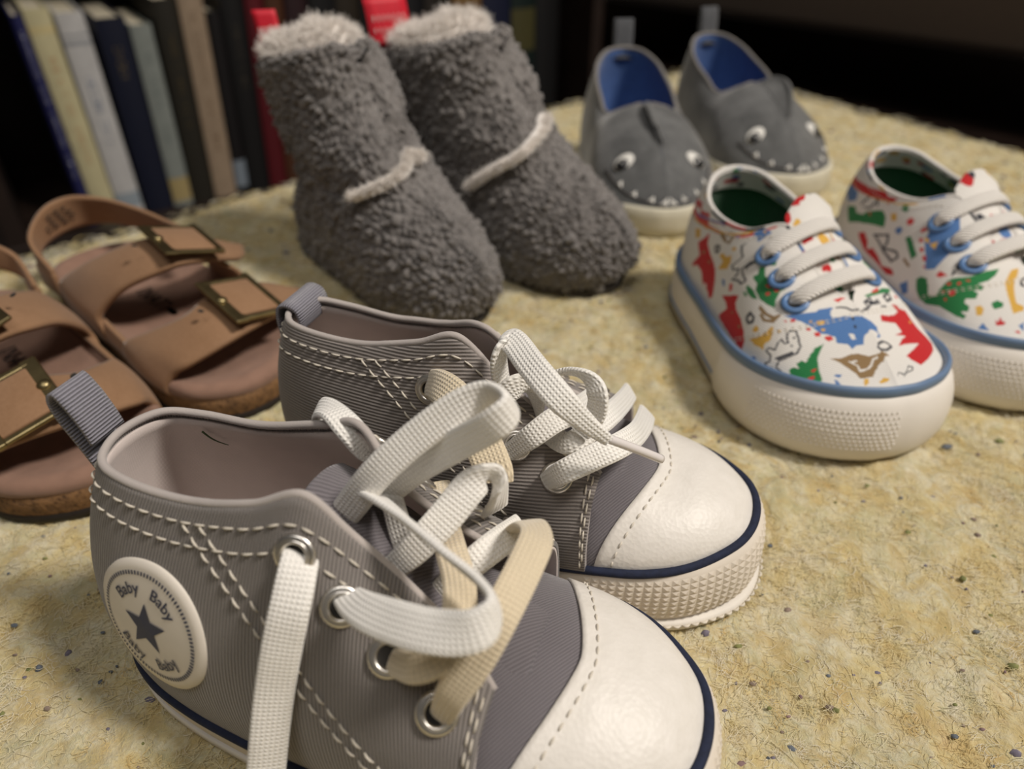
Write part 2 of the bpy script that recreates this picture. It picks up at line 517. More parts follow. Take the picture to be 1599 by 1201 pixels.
BP = np.array([-40.8, 71.0]); BU = math.degrees(math.atan2(.559, .829))
def bworld(t, d): return BP + t * np.array([.829, .559]) + d * np.array([-.559, .829])
m_case = plain('dark_case_wood', (0.020, 0.012, 0.009, 1), .45, var=.25, scale=30)
bc = thing('bookcase', 'dark wooden bookcase holding the row of books', 'bookcase', (*bworld(0, 0), FZ), BU)
SHZ = 1.2
def case(name, c, s): mesh(name, *box_data(c, s, None, .12), m_case, bc, False)
case('bottom_board', (26, 9.5, SHZ / 2), (74, 24, SHZ))
case('upper_shelf', (26, 11, 30), (70.4, 21, 1.8))
case('side_panel', (-10, 10, 22 + SHZ), (1.8, 23, 44)); case('side_panel', (62, 10, 22 + SHZ), (1.8, 23, 44))
case('back_panel', (26, 21.8, 22 + SHZ), (73.6, .8, 44))

def book(t0, t1, top, lean, col, label, group=None, depth=13.5, inset=0.0, title=None, bands=None, cover_rough=.55, foot=None):
    """upright book: case with rounded spine, page block, printed spine; origin at the spine foot"""
    w = t1 - t0; hgt = top + 16.3
    p = bworld(t0 + w / 2, inset)
    root = thing('book', label, 'book', (p[0], p[1], FZ + SHZ + .03), BU, group)
    w -= .07
    sh = lean / hgt
    col = tuple(c * .78 for c in col[:3]) + (1,)
    mat = plain('book_cloth', col, cover_rough, var=.08, scale=90)
    k = 9; a = np.linspace(-1, 1, k)
    prof = [(x * w / 2, -.28 * (1 - x * x) ** 1.0) for x in a]
    out = prof + [(w / 2, depth)] + [(w / 2 - .22, depth)] + [(w / 2 - .22, .35)] + [(-w / 2 + .22, .35)] + [(-w / 2 + .22, depth)] + [(-w / 2, depth)]
    n = len(out); zz = [0, hgt]
    V = np.array([(x + sh * z, y, z) for z in zz for x, y in out])
    F = [(i, (i + 1) % n, n + (i + 1) % n, n + i) for i in range(n)]
    cap = lambda o, r: [tuple(r([o + i for i in ids])) for ids in ([*range(0, k)] + [n - 4, n - 3][:0] + [k + 2, k + 3], [k - 1, k, k + 1, k + 2], [k + 3, k + 4, k + 5, 0])]
    F += cap(0, lambda l: l) + cap(n, lambda l: l[::-1])
    mesh('cover', V, F, mat, root, False)
    c = np.array([0, depth / 2 + .1, hgt / 2]); V, F = box_data(c, (w - .46, depth - .5, hgt - .5)); V[:, 0] += sh * V[:, 2]
    mesh('pages', V, F, m_pages, root, False)
    def on_spine(x0, x1, z0, z1, name, m):
        xs = np.linspace(x0, x1, 6); X, Z_ = np.meshgrid(xs, [z0, z1], indexing='ij')
        P = np.stack([X * w / 2 + sh * Z_, -.28 * (1 - X ** 2) - .02, Z_], -1)
        sheet(name, P, m, root)
    if bands:
        for z0, z1, c_ in bands: on_spine(-.98, .98, z0 * hgt, z1 * hgt, 'spine_band', plain('band', c_, .5, var=.05))
    if title:
        c_, z0, z1, seed = title; q = np.random.default_rng(seed); z = z0 * hgt; parts = []
        while z < z1 * hgt:
            L = q.uniform(.12, .34); wd = q.uniform(.14, .30)
            for x in ((-wd, -wd + .12), (wd - .12, wd)) if q.random() < .6 else ((-wd, wd),):
                xs = np.linspace(x[0], x[1], 3); X, Z_ = np.meshgrid(xs, [z, z + L * q.uniform(.4, 1)], indexing='ij')
                P = np.stack([X * w / 2 + sh * Z_, -.28 * (1 - X ** 2) - .025, Z_], -1).reshape(-1, 3)
                parts.append((P, [tuple(f) for f in quads(3, 2)]))
            z += L + (q.uniform(.5, .9) if q.random() < .2 else .12)
        tag(mesh('spine_lettering', *join(parts), plain('spine_ink', c_, .5, var=.05), root, False), kind='stuff')
    return root
m_pages = plain('book_pages', srgb(214, 204, 180), .9, var=.1, scale=500)
GR = None
book(-3.6, -2.6, 3.0, -.12, srgb(36, 38, 92), 'thin navy blue book with pale spine lettering, left of the cream book', title=(srgb(170, 172, 190), .25, .93, 1))
book(-2.58, -.42, 3.4, -.1, srgb(222, 212, 168), 'cream yellow book between the thin navy book and the white one', title=(srgb(190, 150, 110), .30, .80, 2), bands=[(.90, .93, srgb(206, 190, 140))])
book(-.38, 2.0, 2.9, .1, srgb(216, 214, 212), 'white book with grey spine print, right of the cream book', title=(srgb(120, 130, 150), .40, .72, 3), bands=[(.05, .13, srgb(150, 160, 168)), (.86, .88, srgb(150, 152, 156)), (.90, .91, srgb(150, 152, 156))])
book(2.3, 4.95, 2.2, .45, srgb(14, 20, 44), 'dark navy book between the white and grey-green books', title=(srgb(96, 84, 60), .72, .9, 4))
book(5.0, 7.0, 1.4, .55, srgb(150, 156, 150), 'short grey-green book with yellowed foot of its spine', title=(srgb(112, 120, 118), .35, .85, 5), bands=[(.03, .17, srgb(168, 150, 104))])
book(7.1, 9.3, 3.4, .95, srgb(38, 34, 24), 'dark olive book between the grey-green and tan books', title=(srgb(74, 62, 36), .4, .85, 6), cover_rough=.6)
book(9.4, 11.75, 4.4, 1.05, srgb(172, 150, 126), 'tan book with brown spine print, taller than the grey-green one', title=(srgb(120, 98, 76), .25, .9, 7))
book(11.8, 13.2, 2.0, .98, srgb(20, 16, 18), 'black book right of the tan book, pale label at its foot', bands=[(.04, .20, srgb(126, 136, 146))])
book(13.25, 15.6, 3.4, 1.06, srgb(14, 12, 13), 'black book left of the red book', title=(srgb(60, 54, 44), .55, .85, 8))
book(15.65, 17.6, 5.2, 1.2, srgb(92, 10, 22), 'red book behind the left fuzzy bootie', title=(srgb(120, 30, 40), .6, .9, 9))
book(17.65, 19.6, 4.8, 1.2, srgb(82, 46, 24), 'brown book just right of the red one')
cols = [(srgb(46, 22, 26), 'maroon'), (srgb(16, 15, 17), 'black'), (srgb(44, 36, 24), 'umber'), (srgb(14, 13, 16), 'charcoal'), (srgb(56, 20, 26), 'wine-red'), (srgb(18, 18, 22), 'slate-black'), (srgb(40, 33, 26), 'dark brown')]
t = 19.72; 
for i, (c, nm) in enumerate(cols):
    w = [2.5, 3.1, 2.8, 2.3, 2.9, 2.7, 2.6][i]
    book(t, t + w - .08, [4.6, 3.2, 5.0, 4.0, 3.6, 4.4, 3.8][i], 1.2, c, nm + ' book behind the fuzzy booties, ' + ['first', 'second', 'third', 'fourth', 'fifth', 'sixth', 'seventh'][i] + ' after the brown book'); t += w
book(40.75, 44.7, 5.0, .03, srgb(132, 100, 58), 'thick tan-brown book rising behind the right fuzzy bootie')
book(44.8, 48.9, 3.0, .03, srgb(20, 26, 54), 'dark blue book right of the thick tan-brown book')
book(49.0, 52.7, 3.2, .05, srgb(10, 30, 26), 'dark green book with dull olive spine label', bands=[(.55, .80, srgb(70, 66, 36))])
book(52.8, 56.6, 2.6, 0, srgb(10, 10, 11), 'black book at the right end of the row')

# sofa: front rail, body, two seat cushions, arm, feet
m_sofa = fabric('brown_sofa_cloth', (0.060, 0.037, 0.020, 1), kx=3, ky=3, depth=.4, mode='plain', var=.2, fuzz=.3, blotch=.2)
sa = math.degrees(math.atan2(100 - 129, 67 - 39.8))
sf = thing('sofa', 'dark brown cloth sofa standing beyond the rug on the right', 'sofa', (39.8, 129, FZ), sa)
def soft(name, c, s, bev=2.5):
    V, F = box_data(c, s, None, bev)
    o = mesh(name, V, F, m_sofa, sf, True, uv=np.stack([V[:, 0] + V[:, 1], V[:, 2]], -1)); return o
soft('front_rail', (22, 3, 20.0), (150, 6, 19), 1.6)
soft('body', (22, 46, 22), (148, 80, 18), 2)
soft('seat_cushion', (-14, 34, 38), (72, 66, 15), 4); soft('seat_cushion', (59, 34, 38), (72, 66, 15), 4)
soft('arm', (-60, 40, 40), (18, 84, 58), 5); soft('arm', (104, 40, 40), (18, 84, 58), 5)
soft('back', (22, 82, 58), (148, 16, 66), 5)
for x in (-50, 94):
    for y in (8, 78):
        V, F = box_data((x, y, 5.5), (5, 5, 11), None, .5); mesh('foot', V, F, m_case, sf, False)
# ------------------------------------------------------------------ grey canvas baby sneakers (a pair)
m_canvas_rib = fabric('grey_canvas', srgb(131, 125, 121), kx=15, depth=0.7, mode='rib', var=0.22, blotch=0.12)
m_canvas_rib2 = fabric('grey_canvas_crosswise', srgb(138, 131, 127), ky=13, depth=0.6, mode='ribv', var=0.22, blotch=0.12)
m_vamp = fabric('grey_twill', srgb(116, 111, 115), kx=17, ky=17, depth=0.6, mode='diag', var=0.15)
m_lining = fabric('pale_lining', srgb(228, 215, 209), kx=40, ky=40, depth=0.25, mode='plain', var=0.08)
m_binding = fabric('collar_binding', srgb(192, 183, 178), kx=20, ky=40, depth=0.4, mode='rib', var=0.1, fuzz=0.5)
m_lace = fabric('white_lace', srgb(250, 247, 241), kx=13, ky=13, depth=0.7, mode='plain', var=0.05, fuzz=0.6, blotch=0.1)
m_lace_cream = fabric('cream_lace', srgb(230, 214, 184), kx=13, ky=13, depth=0.7, mode='plain', var=0.08, fuzz=0.6, blotch=0.1)
m_thread = plain('pale_thread', srgb(214, 206, 192), 0.8, var=0.1, scale=600)
m_navy = plain('navy_piping', srgb(26, 34, 58), 0.85, var=0.25, scale=900, bump=0.4)
m_metal = plain('eyelet_metal', srgb(222, 218, 212), 0.34, metal=1.0, var=0.05)
m_rubber = plain('offwhite_rubber', srgb(222, 212, 198), 0.6, var=0.04, scale=120, spec=0.4)
m_sole_white = plain('sole_rubber', srgb(226, 220, 210), 0.6, var=0.05, scale=120)
m_tab = fabric('tab_webbing', srgb(140, 138, 148), kx=16, ky=16, depth=0.9, mode='rib', var=0.25)
m_aglet = plain('clear_aglet', srgb(226, 220, 218), 0.2, var=0.02)
def leather_white():
    n = NT('white_leather'); v = n.co('Object')
    h = n.voro(v, 1100); h2 = n.noise(v, 260, 4)
    n.set(n.ramp(h2, [(0.3, srgb(226, 221, 213)), (0.7, srgb(233, 228, 221))]), 0.46, 0, 0.5)
    n.bump(h, 0.30, 0.0002); n.bump(h2, 0.08, 0.0006)
    return n.m
m_leather = leather_white()

OUT = [(0.95, 0, .75), (1.25, 1.1, .75), (2.1, 1.72, .75), (3.3, 2.05, .75), (4.8, 2.25, .78), (6, 2.38, .9), (7.2, 2.5, 1.08), (8.4, 2.6, 1.32),
       (9.3, 2.58, 1.5), (10.1, 2.40, 1.6), (10.9, 2.02, 1.7), (11.55, 1.45, 1.8), (12.0, .8, 1.88)]
OUT = [(x, y * (.94 - .035 * math.exp(-((x - 8.9) / 1.3) ** 2)), z) for x, y, z in OUT]
OUTC = np.array([(x, -y, z) for x, y, z in OUT] + [(12.15, 0, 1.9)] + [(x, y, z) for x, y, z in OUT[:0:-1]])
def half_outline(n=400):
    P = cr(OUTC, n * 2, closed=True)
    P = P[:n + 1]; P[:, 1] = np.abs(P[:, 1]); return P
_HO = half_outline()
def out_w(x):  return np.interp(x, _HO[:, 0], _HO[:, 1])
def out_z(x):  return np.interp(x, _HO[:, 0], _HO[:, 2])

def tube_along(name, path, r, mat, parent, n=160, closed=False, k=8):
    return tube(name, cr(path, n, closed), r, mat, parent, k, closed)

def patch_text(s, S_, u0, v0, R, a0, a1, size, inward, mat, parent):
    cu = bpy.data.curves.new('t', 'FONT'); cu.body = s; cu.size = 1.0; cu.align_x = 'CENTER'; cu.offset = 0.012
    o = bpy.data.objects.new('t', cu); COL.objects.link(o)
    dg = bpy.context.evaluated_depsgraph_get(); dg.update()
    me = bpy.data.meshes.new_from_object(o.evaluated_get(dg))
    V = np.array([v.co[:] for v in me.vertices]); F = [tuple(p.vertices) for p in me.polygons]
    bpy.data.objects.remove(o); bpy.data.curves.remove(cu); bpy.data.meshes.remove(me)
    h = V[:, 1] * size; x = V[:, 0] * size
    am = (a0 + a1) / 2
    if not inward:                      # reads clockwise along the top
        th = am - x / R; r = R + h - size * 0.3
    else:                               # reads counter-clockwise along the bottom
        th = am + x / R; r = R - h + size * 0.3
    a = r * np.cos(th); b = r * np.sin(th)
    P = S_.off(u0, v0, a, b, 0.078)
    return mesh('lettering', P, F, mat, parent, False)

def canvas_shoe(label, loc, rz, lean, pinch, dent, rib, eyes_at, sag=0.0):
    root = thing('baby_sneaker', label, 'shoe', loc, rz)
    def deform(P):
        P = np.array(P, float); z = np.clip((P[..., 2] - 1.2) / 4.2, 0, 1.2); t = z * z * (3 - 2 * np.clip(z, 0, 1))
        P[..., 2] = P[..., 2] - sag * t * np.clip(P[..., 1] / .9, 0, 1) * np.clip((P[..., 0] - 1.2) / 3.4, 0, 1) * np.clip((9.2 - P[..., 0]) / 3, 0, 1)
        P[..., 1] = P[..., 1] * (1 - pinch * t) + lean * t
        return P
    # --- outsole and rubber foxing band
    O = cr(OUTC, 260, closed=True)
    T = unit(np.roll(O, -1, 0) - np.roll(O, 1, 0)); nrm = np.stack([T[:, 1], -T[:, 0], 0 * T[:, 0]], 1)
    if (nrm * (O - O.mean(0))).sum() < 0: nrm = -nrm
    toe = (np.clip((O[:, 0] - 6.5) / 3.0, 0, 1) + 1.5 * np.clip((O[:, 0] - 10.2) / 1.6, 0, 1))[:, None]
    prof = [(-.12, 1.0), (.10, .97), (.17, .8), (.20, .55), (.20, .3), (.18, .12), (.14, .0)]
    band = []
    for d, q in prof:
        r = O + nrm * (d * (0.45 + 0.55 * toe))
        r[:, 2] = 0.28 + (O[:, 2] - 0.28) * q + (0.06 if q > .9 else 0)
        band.append(r)
    band = np.stack(band, 1)
    sheet('rubber_band', band, m_rubber, root, cu=True, flip=False)
    sole = np.stack([O + nrm * (d * (0.5 + .5 * toe)) + np.array([0, 0, z]) - np.array([0, 0, 1]) * O[:, 2:3] for d, z in ((-.6, .34), (.22, .30), (.27, .22), (.25, .08), (.15, 0.0), (-1.0, 0.0))], 1)
    sheet('outsole', sole, m_sole_white, root, cu=True)
    # moulded pyramid studs round the toe
    st = []
    NB = 1000
    OB = cr(OUTC, NB, closed=True); TB = unit(np.roll(OB, -1, 0) - np.roll(OB, 1, 0)); nb = np.stack([TB[:, 1], -TB[:, 0], 0 * TB[:, 0]], 1)
    if (nb * (OB - OB.mean(0))).sum() < 0: nb = -nb
    Ls = np.concatenate([[0], np.cumsum(np.linalg.norm(np.diff(OB, axis=0), axis=1))])
    pr = np.array(prof)
    def band_pt(s, q):
        o = np.stack([np.interp(s, Ls, OB[:, i]) for i in range(3)], -1); n_ = unit(np.stack([np.interp(s, Ls, nb[:, i]) for i in range(3)], -1))
        tt = np.clip((o[..., 0] - 6.5) / 3.0, 0, 1) + 1.5 * np.clip((o[..., 0] - 10.2) / 1.6, 0, 1)
        d = np.interp(-q, -pr[:, 1], pr[:, 0]) * (0.45 + 0.55 * tt)
        P = o + n_ * d[..., None]; P[..., 2] = 0.28 + (o[..., 2] - 0.28) * q
        return P, n_
    step = 0.18
    s = Ls[-1] * 0.5 - 4.6
    while s < Ls[-1] * 0.5 + 4.6:
        for r_ in range(8):
            q1 = .93 - r_ * .105; q0 = q1 - .105
            P4, n4 = band_pt(np.array([s, s + step, s + step, s]), np.array([q0, q0, q1, q1]))
            if P4[0, 0] < 8.9: continue
            c = P4.mean(0) + n4.mean(0) * 0.042
            st.append((np.vstack([P4 + n4 * 0.004, c]), [(0, 1, 4), (1, 2, 4), (2, 3, 4), (3, 0, 4)]))
        s += step
    V, F = join(st)
    tag(mesh('toe_studs', V, F, m_rubber, root, False), kind='stuff')
    NP = O + nrm * 0.06; NP[:, 2] += 0.05
    tube('navy_piping', NP, 0.095, m_navy, root, 8, True)
    # stitched outsole edge
    stit = stitch_data(np.vstack([O + nrm * (0.28 * (.5 + .5 * toe)) - np.array([0, 0, 1]) * (O[:, 2:3] - 0.25)]), nrm, 0.16, 0.05, 0.03)
    stit = [q for q in stit if q[0][:, 0].mean() > 8.6]
    # --- quarters: one canvas wrap from eyestay round the heel to eyestay
    B = [(.95, 0, .75), (1.25, 1.1, .75), (2.1, 1.72, .75), (3.3, 2.05, .75), (4.8, 2.25, .78), (6, 2.38, .95), (7.2, 2.5, 1.08), (8.2, 2.6, 1.28), (8.75, 2.62, 1.4), (9.0, 2.62, 1.45)]
    B = [(x, y * .94 + .03 * (y > 0), z) for x, y, z in B]
    M = [(.82, 0, 3.1), (1.05, 1.1, 3.1), (1.9, 1.62, 3.1), (3.2, 1.9, 3.1), (4.6, 2.0, 3.15), (5.8, 2.05, 3.3), (6.9, 2.1, 3.25), (8.0, 2.2, 3.05), (8.6, 2.25, 2.9), (8.95, 2.3, 2.8)]
    Tt = [(1.3, 0, 5.3), (1.62, .74, 5.32), (2.4, 1.0, 5.28), (3.6, 1.05, 5.3), (4.9, 1.05, 5.62), (5.8, .9, 5.9), (6.6, .72, 5.0), (7.6, .8, 4.25), (8.4, 1.0, 3.72), (8.95, 1.3, 3.35)]
    mir = lambda L: L[::-1] + [(x, -y, z) for x, y, z in L[1:]]
    SF = Surf(mir(B), mir(M), mir(Tt), deform)
    G = SF.grid(181, 34)
    sheet('canvas_upper', G, rib, root, thick=0.10)
    GI = G - gnormals(G) * 0.11
    sheet('lining', GI[:, ::2], m_lining, root, thick=0.05)
    us = np.linspace(0, 1, 200)
    tube('collar_binding', SF(us, np.ones(200)) - SF.n(us, np.ones(200)) * 0.06, 0.075, m_binding, root, 8)
    def on(u, v, lift=0.02): return SF(u, v) + SF.n(u, v) * lift, SF.n(u, v)
    for v in (0.93, 0.855):
        p, n_ = on(np.linspace(0.02, 0.98, 300), np.full(300, v)); stit += stitch_data(p, n_, 0.21, 0.08)
    for sgn in (-1, 1):
        c = lambda j: 0.5 - sgn * np.asarray(j) / 18.0
        for off in (0, 0.42):           # diagonal double row from the collar down to the sole
            j = np.linspace(3.1 + off * .6, 7.0 + off, 80); v = np.linspace(0.93, 0.04, 80) ** 1.0
            p, n_ = on(c(j), v); stit += stitch_data(p, n_, 0.21, 0.08)
        for off in (0.0, 0.22):         # front edge of the eyestay
            p, n_ = on(c(np.full(40, 8.75 - off)), np.linspace(0.9, 0.05, 40)); stit += stitch_data(p, n_, 0.21, 0.08)
    # --- vamp, toe cap
    def cap_pt(t, phi, x0, x1, lift=0.0):
        s_, c_ = np.sin(phi), np.cos(phi)
        f = np.sign(s_) * np.abs(s_) ** (2 / 1.95); g = np.abs(c_) ** (2 / 1.95)
        x = x0(phi) + (x1 - x0(phi)) * np.sin(t * np.pi / 2)
        zt = np.interp(x, [7.6, 8.2, 9, 9.7, 10.4, 11, 11.4, 11.7, 11.95, 12.08, 12.15], [3.75, 3.45, 3.08, 2.88, 2.78, 2.63, 2.48, 2.32, 2.13, 2.0, 1.9])
        zb = out_z(x)
        P = np.stack([x, out_w(x) * f, zb + (zt - zb) * g + lift], -1)
        if dent:
            P[..., 2] -= dent * np.exp(-((x - 10.35) / .35) ** 2 - ((P[..., 1] + .1) / 1.1) ** 2)
        return deform(P)
    seam = lambda ph: 10.0 - .85 * np.abs(np.sin(ph)) ** 1.5
    ph = np.linspace(-np.pi / 2, np.pi / 2, 61)
    Tg, Pg = np.meshgrid(np.linspace(0, 1, 40), ph, indexing='ij')
    sheet('toe_cap', cap_pt(Tg, Pg, seam, 12.15, 0.03), m_leather, root, thick=0.09)
    Tg, Pg = np.meshgrid(np.linspace(0, 1, 30), ph, indexing='ij')
    V_ = cap_pt(Tg, Pg, lambda p: 7.9 + 0 * p, 10.6, -0.05)
    sheet('vamp', V_, m_vamp, root, thick=0.06)
    p = cap_pt(np.full(120, 0.075), np.linspace(-1.5, 1.5, 120), seam, 12.15, 0.04)
    stit += stitch_data(p, unit(p - np.array([9.8, 0, 0])), 0.15, 0.09)
    V, F = join(stit)
    tag(mesh('stitching', V, F, m_thread, root), kind='stuff')
    # --- tongue
    tx = np.linspace(0, 1, 30); ty = np.linspace(-1, 1, 21)
    C = cr([(5.3, 0, 5.3), (6.0, 0, 4.7), (7.2, 0, 3.95), (8.4, 0, 3.35), (9.3, 0, 3.0)], 30)
    W = np.interp(tx, [0, .12, 1], [.9, 1.15, 1.3])
    TG = np.stack([np.repeat(C[:, :1], 21, 1), W[:, None] * ty[None], C[:, 2:3] - 0.42 * ty[None] ** 2 * W[:, None]], -1)
    sheet('tongue', deform(TG), m_vamp, root, thick=0.14)
    # --- insole, so the inside is not empty
    I = cr(OUTC, 120, closed=True); cen = np.array([6.3, 0, 0])
    rings = np.stack([cen * (1 - k) + I * np.array([1, 1, 0]) * k * 0.93 + np.array([0, 0, .95]) for k in (0.02, .35, .7, 1)], 1)
    sheet('insole', rings, m_lining, root, cu=True, flip=True)
    # --- eyelets
    eyes = {}
    for sgn in (-1, 1):
        for i, (j, v) in enumerate(eyes_at):
            u = 0.5 - sgn * j / 18.0
            c_ = SF(u, v); n_ = SF.n(u, v)
            V, F = torus_data(c_ + n_ * 0.02, n_, 0.26, 0.075, ell=0.8)
            V2, F2 = torus_data(c_ + n_ * 0.0, n_, 0.215, 0.05, ell=2.0)
            mesh('eyelet', *join([(V, F), (V2, F2)]), m_metal, root)
            a = np.linspace(0, 2 * np.pi, 16, endpoint=False)
            e1 = unit(np.cross([0, 0, 1], n_)); e2 = np.cross(n_, e1)
            D = c_ + n_ * 0.012 + 0.21 * (np.cos(a)[:, None] * e1 + np.sin(a)[:, None] * e2)
            mesh('eyelet_hole', D, [tuple(range(16))], m_hole, root, False)
            eyes[(sgn, i)] = (c_, n_)
    # --- heel pull tab: a loop of webbing
    return root, SF, eyes, deform
m_hole = plain('dark_inside', (0.02, 0.018, 0.016, 1), 0.9)

def place_local(root_loc, rz, pts):
    """world (cm) to a thing's own frame"""
    p = np.asarray(pts, float) - np.array([root_loc[0], root_loc[1], 0])
    return p @ rotz(math.radians(rz))

LA, RA = (-8.36, 9.94), -18.5
LB, RB_ = (-6.14, 15.03), -19.4
sneA, SA, eyA, dfA = canvas_shoe('grey canvas baby sneaker with round star patch on its ankle', LA, RA, 0.22, 0.0, 0.0, m_canvas_rib, ((5.0, .86), (5.8, .79), (6.55, .735), (7.5, .66)))
sneB, SB, eyB, dfB = canvas_shoe('grey canvas baby sneaker behind the star-patch one, lace tip resting on toe cap', LB, RB_, -0.45, 0.18, 0.10, m_canvas_rib2, ((4.55, .80), (5.5, .74), (6.4, .72), (7.35, .68)), .38)

# round ankle patch on the near sneaker: pale disc, navy star, words, dotted ring
m_patch = plain('patch_vinyl', srgb(226, 218, 206), 0.55, var=0.03, scale=200)
m_patch_edge = plain('patch_print', srgb(52, 58, 84), 0.6, var=0.1)
def patch_on(SF, u0, v0, R, root, rot):
    r = np.linspace(0.02, 1, 10) * R; th = np.linspace(0, 2 * np.pi, 64, endpoint=False)
    Rg, Tg = np.meshgrid(r, th, indexing='ij')
    lift = np.where(Rg > R * .97, 0.055, 0.06)
    top = SF.off(u0, v0, Rg * np.cos(Tg), Rg * np.sin(Tg), lift)
    rim = SF.off(u0, v0, 1.02 * R * np.cos(th), 1.02 * R * np.sin(th), 0.0)
    pt = sheet('patch', np.concatenate([top, rim[None]], 0), m_patch, root, cv=True)
    pt['label'] = 'round pale patch with navy star'
    a = np.arange(10) * np.pi / 5 + np.pi / 2 + rot
    rr = np.where(np.arange(10) % 2 == 0, 0.40, 0.17) * R
    P = SF.off(u0, v0, np.append(rr * np.cos(a), 0), np.append(rr * np.sin(a), 0), 0.075)
    mesh('star', P, [(10, i, (i + 1) % 10) for i in range(10)], m_patch_edge, pt, False)
    q = math.pi / 2 + rot
    for s, am, inw in (('Baby', q + .60, 0), ('Baby', q - .58, 0), ('Baby', q + np.pi - .60, 1), ('Baby', q + np.pi + .58, 1)):
        patch_text(s, SF, u0, v0, R * 0.60, am, am, R * 0.25, inw, m_patch_edge, pt)
    dots = []
    for t in np.linspace(0, 2 * np.pi, 90, endpoint=False):
        p = SF.off(u0, v0, np.array([.80, .86, .86, .80]) * R * np.cos(t + np.array([-.018, -.018, .018, .018])), np.array([.80, .86, .86, .80]) * R * np.sin(t + np.array([-.018, -.018, .018, .018])), 0.072)
        dots.append((p, [(0, 1, 2, 3)]))
    tag(mesh('dotted_ring', *join(dots), m_patch_edge, pt, False), kind='stuff')
patch_on(SA, 0.5 + 2.8 / 18, 0.485, 1.25, sneA, 0.0)
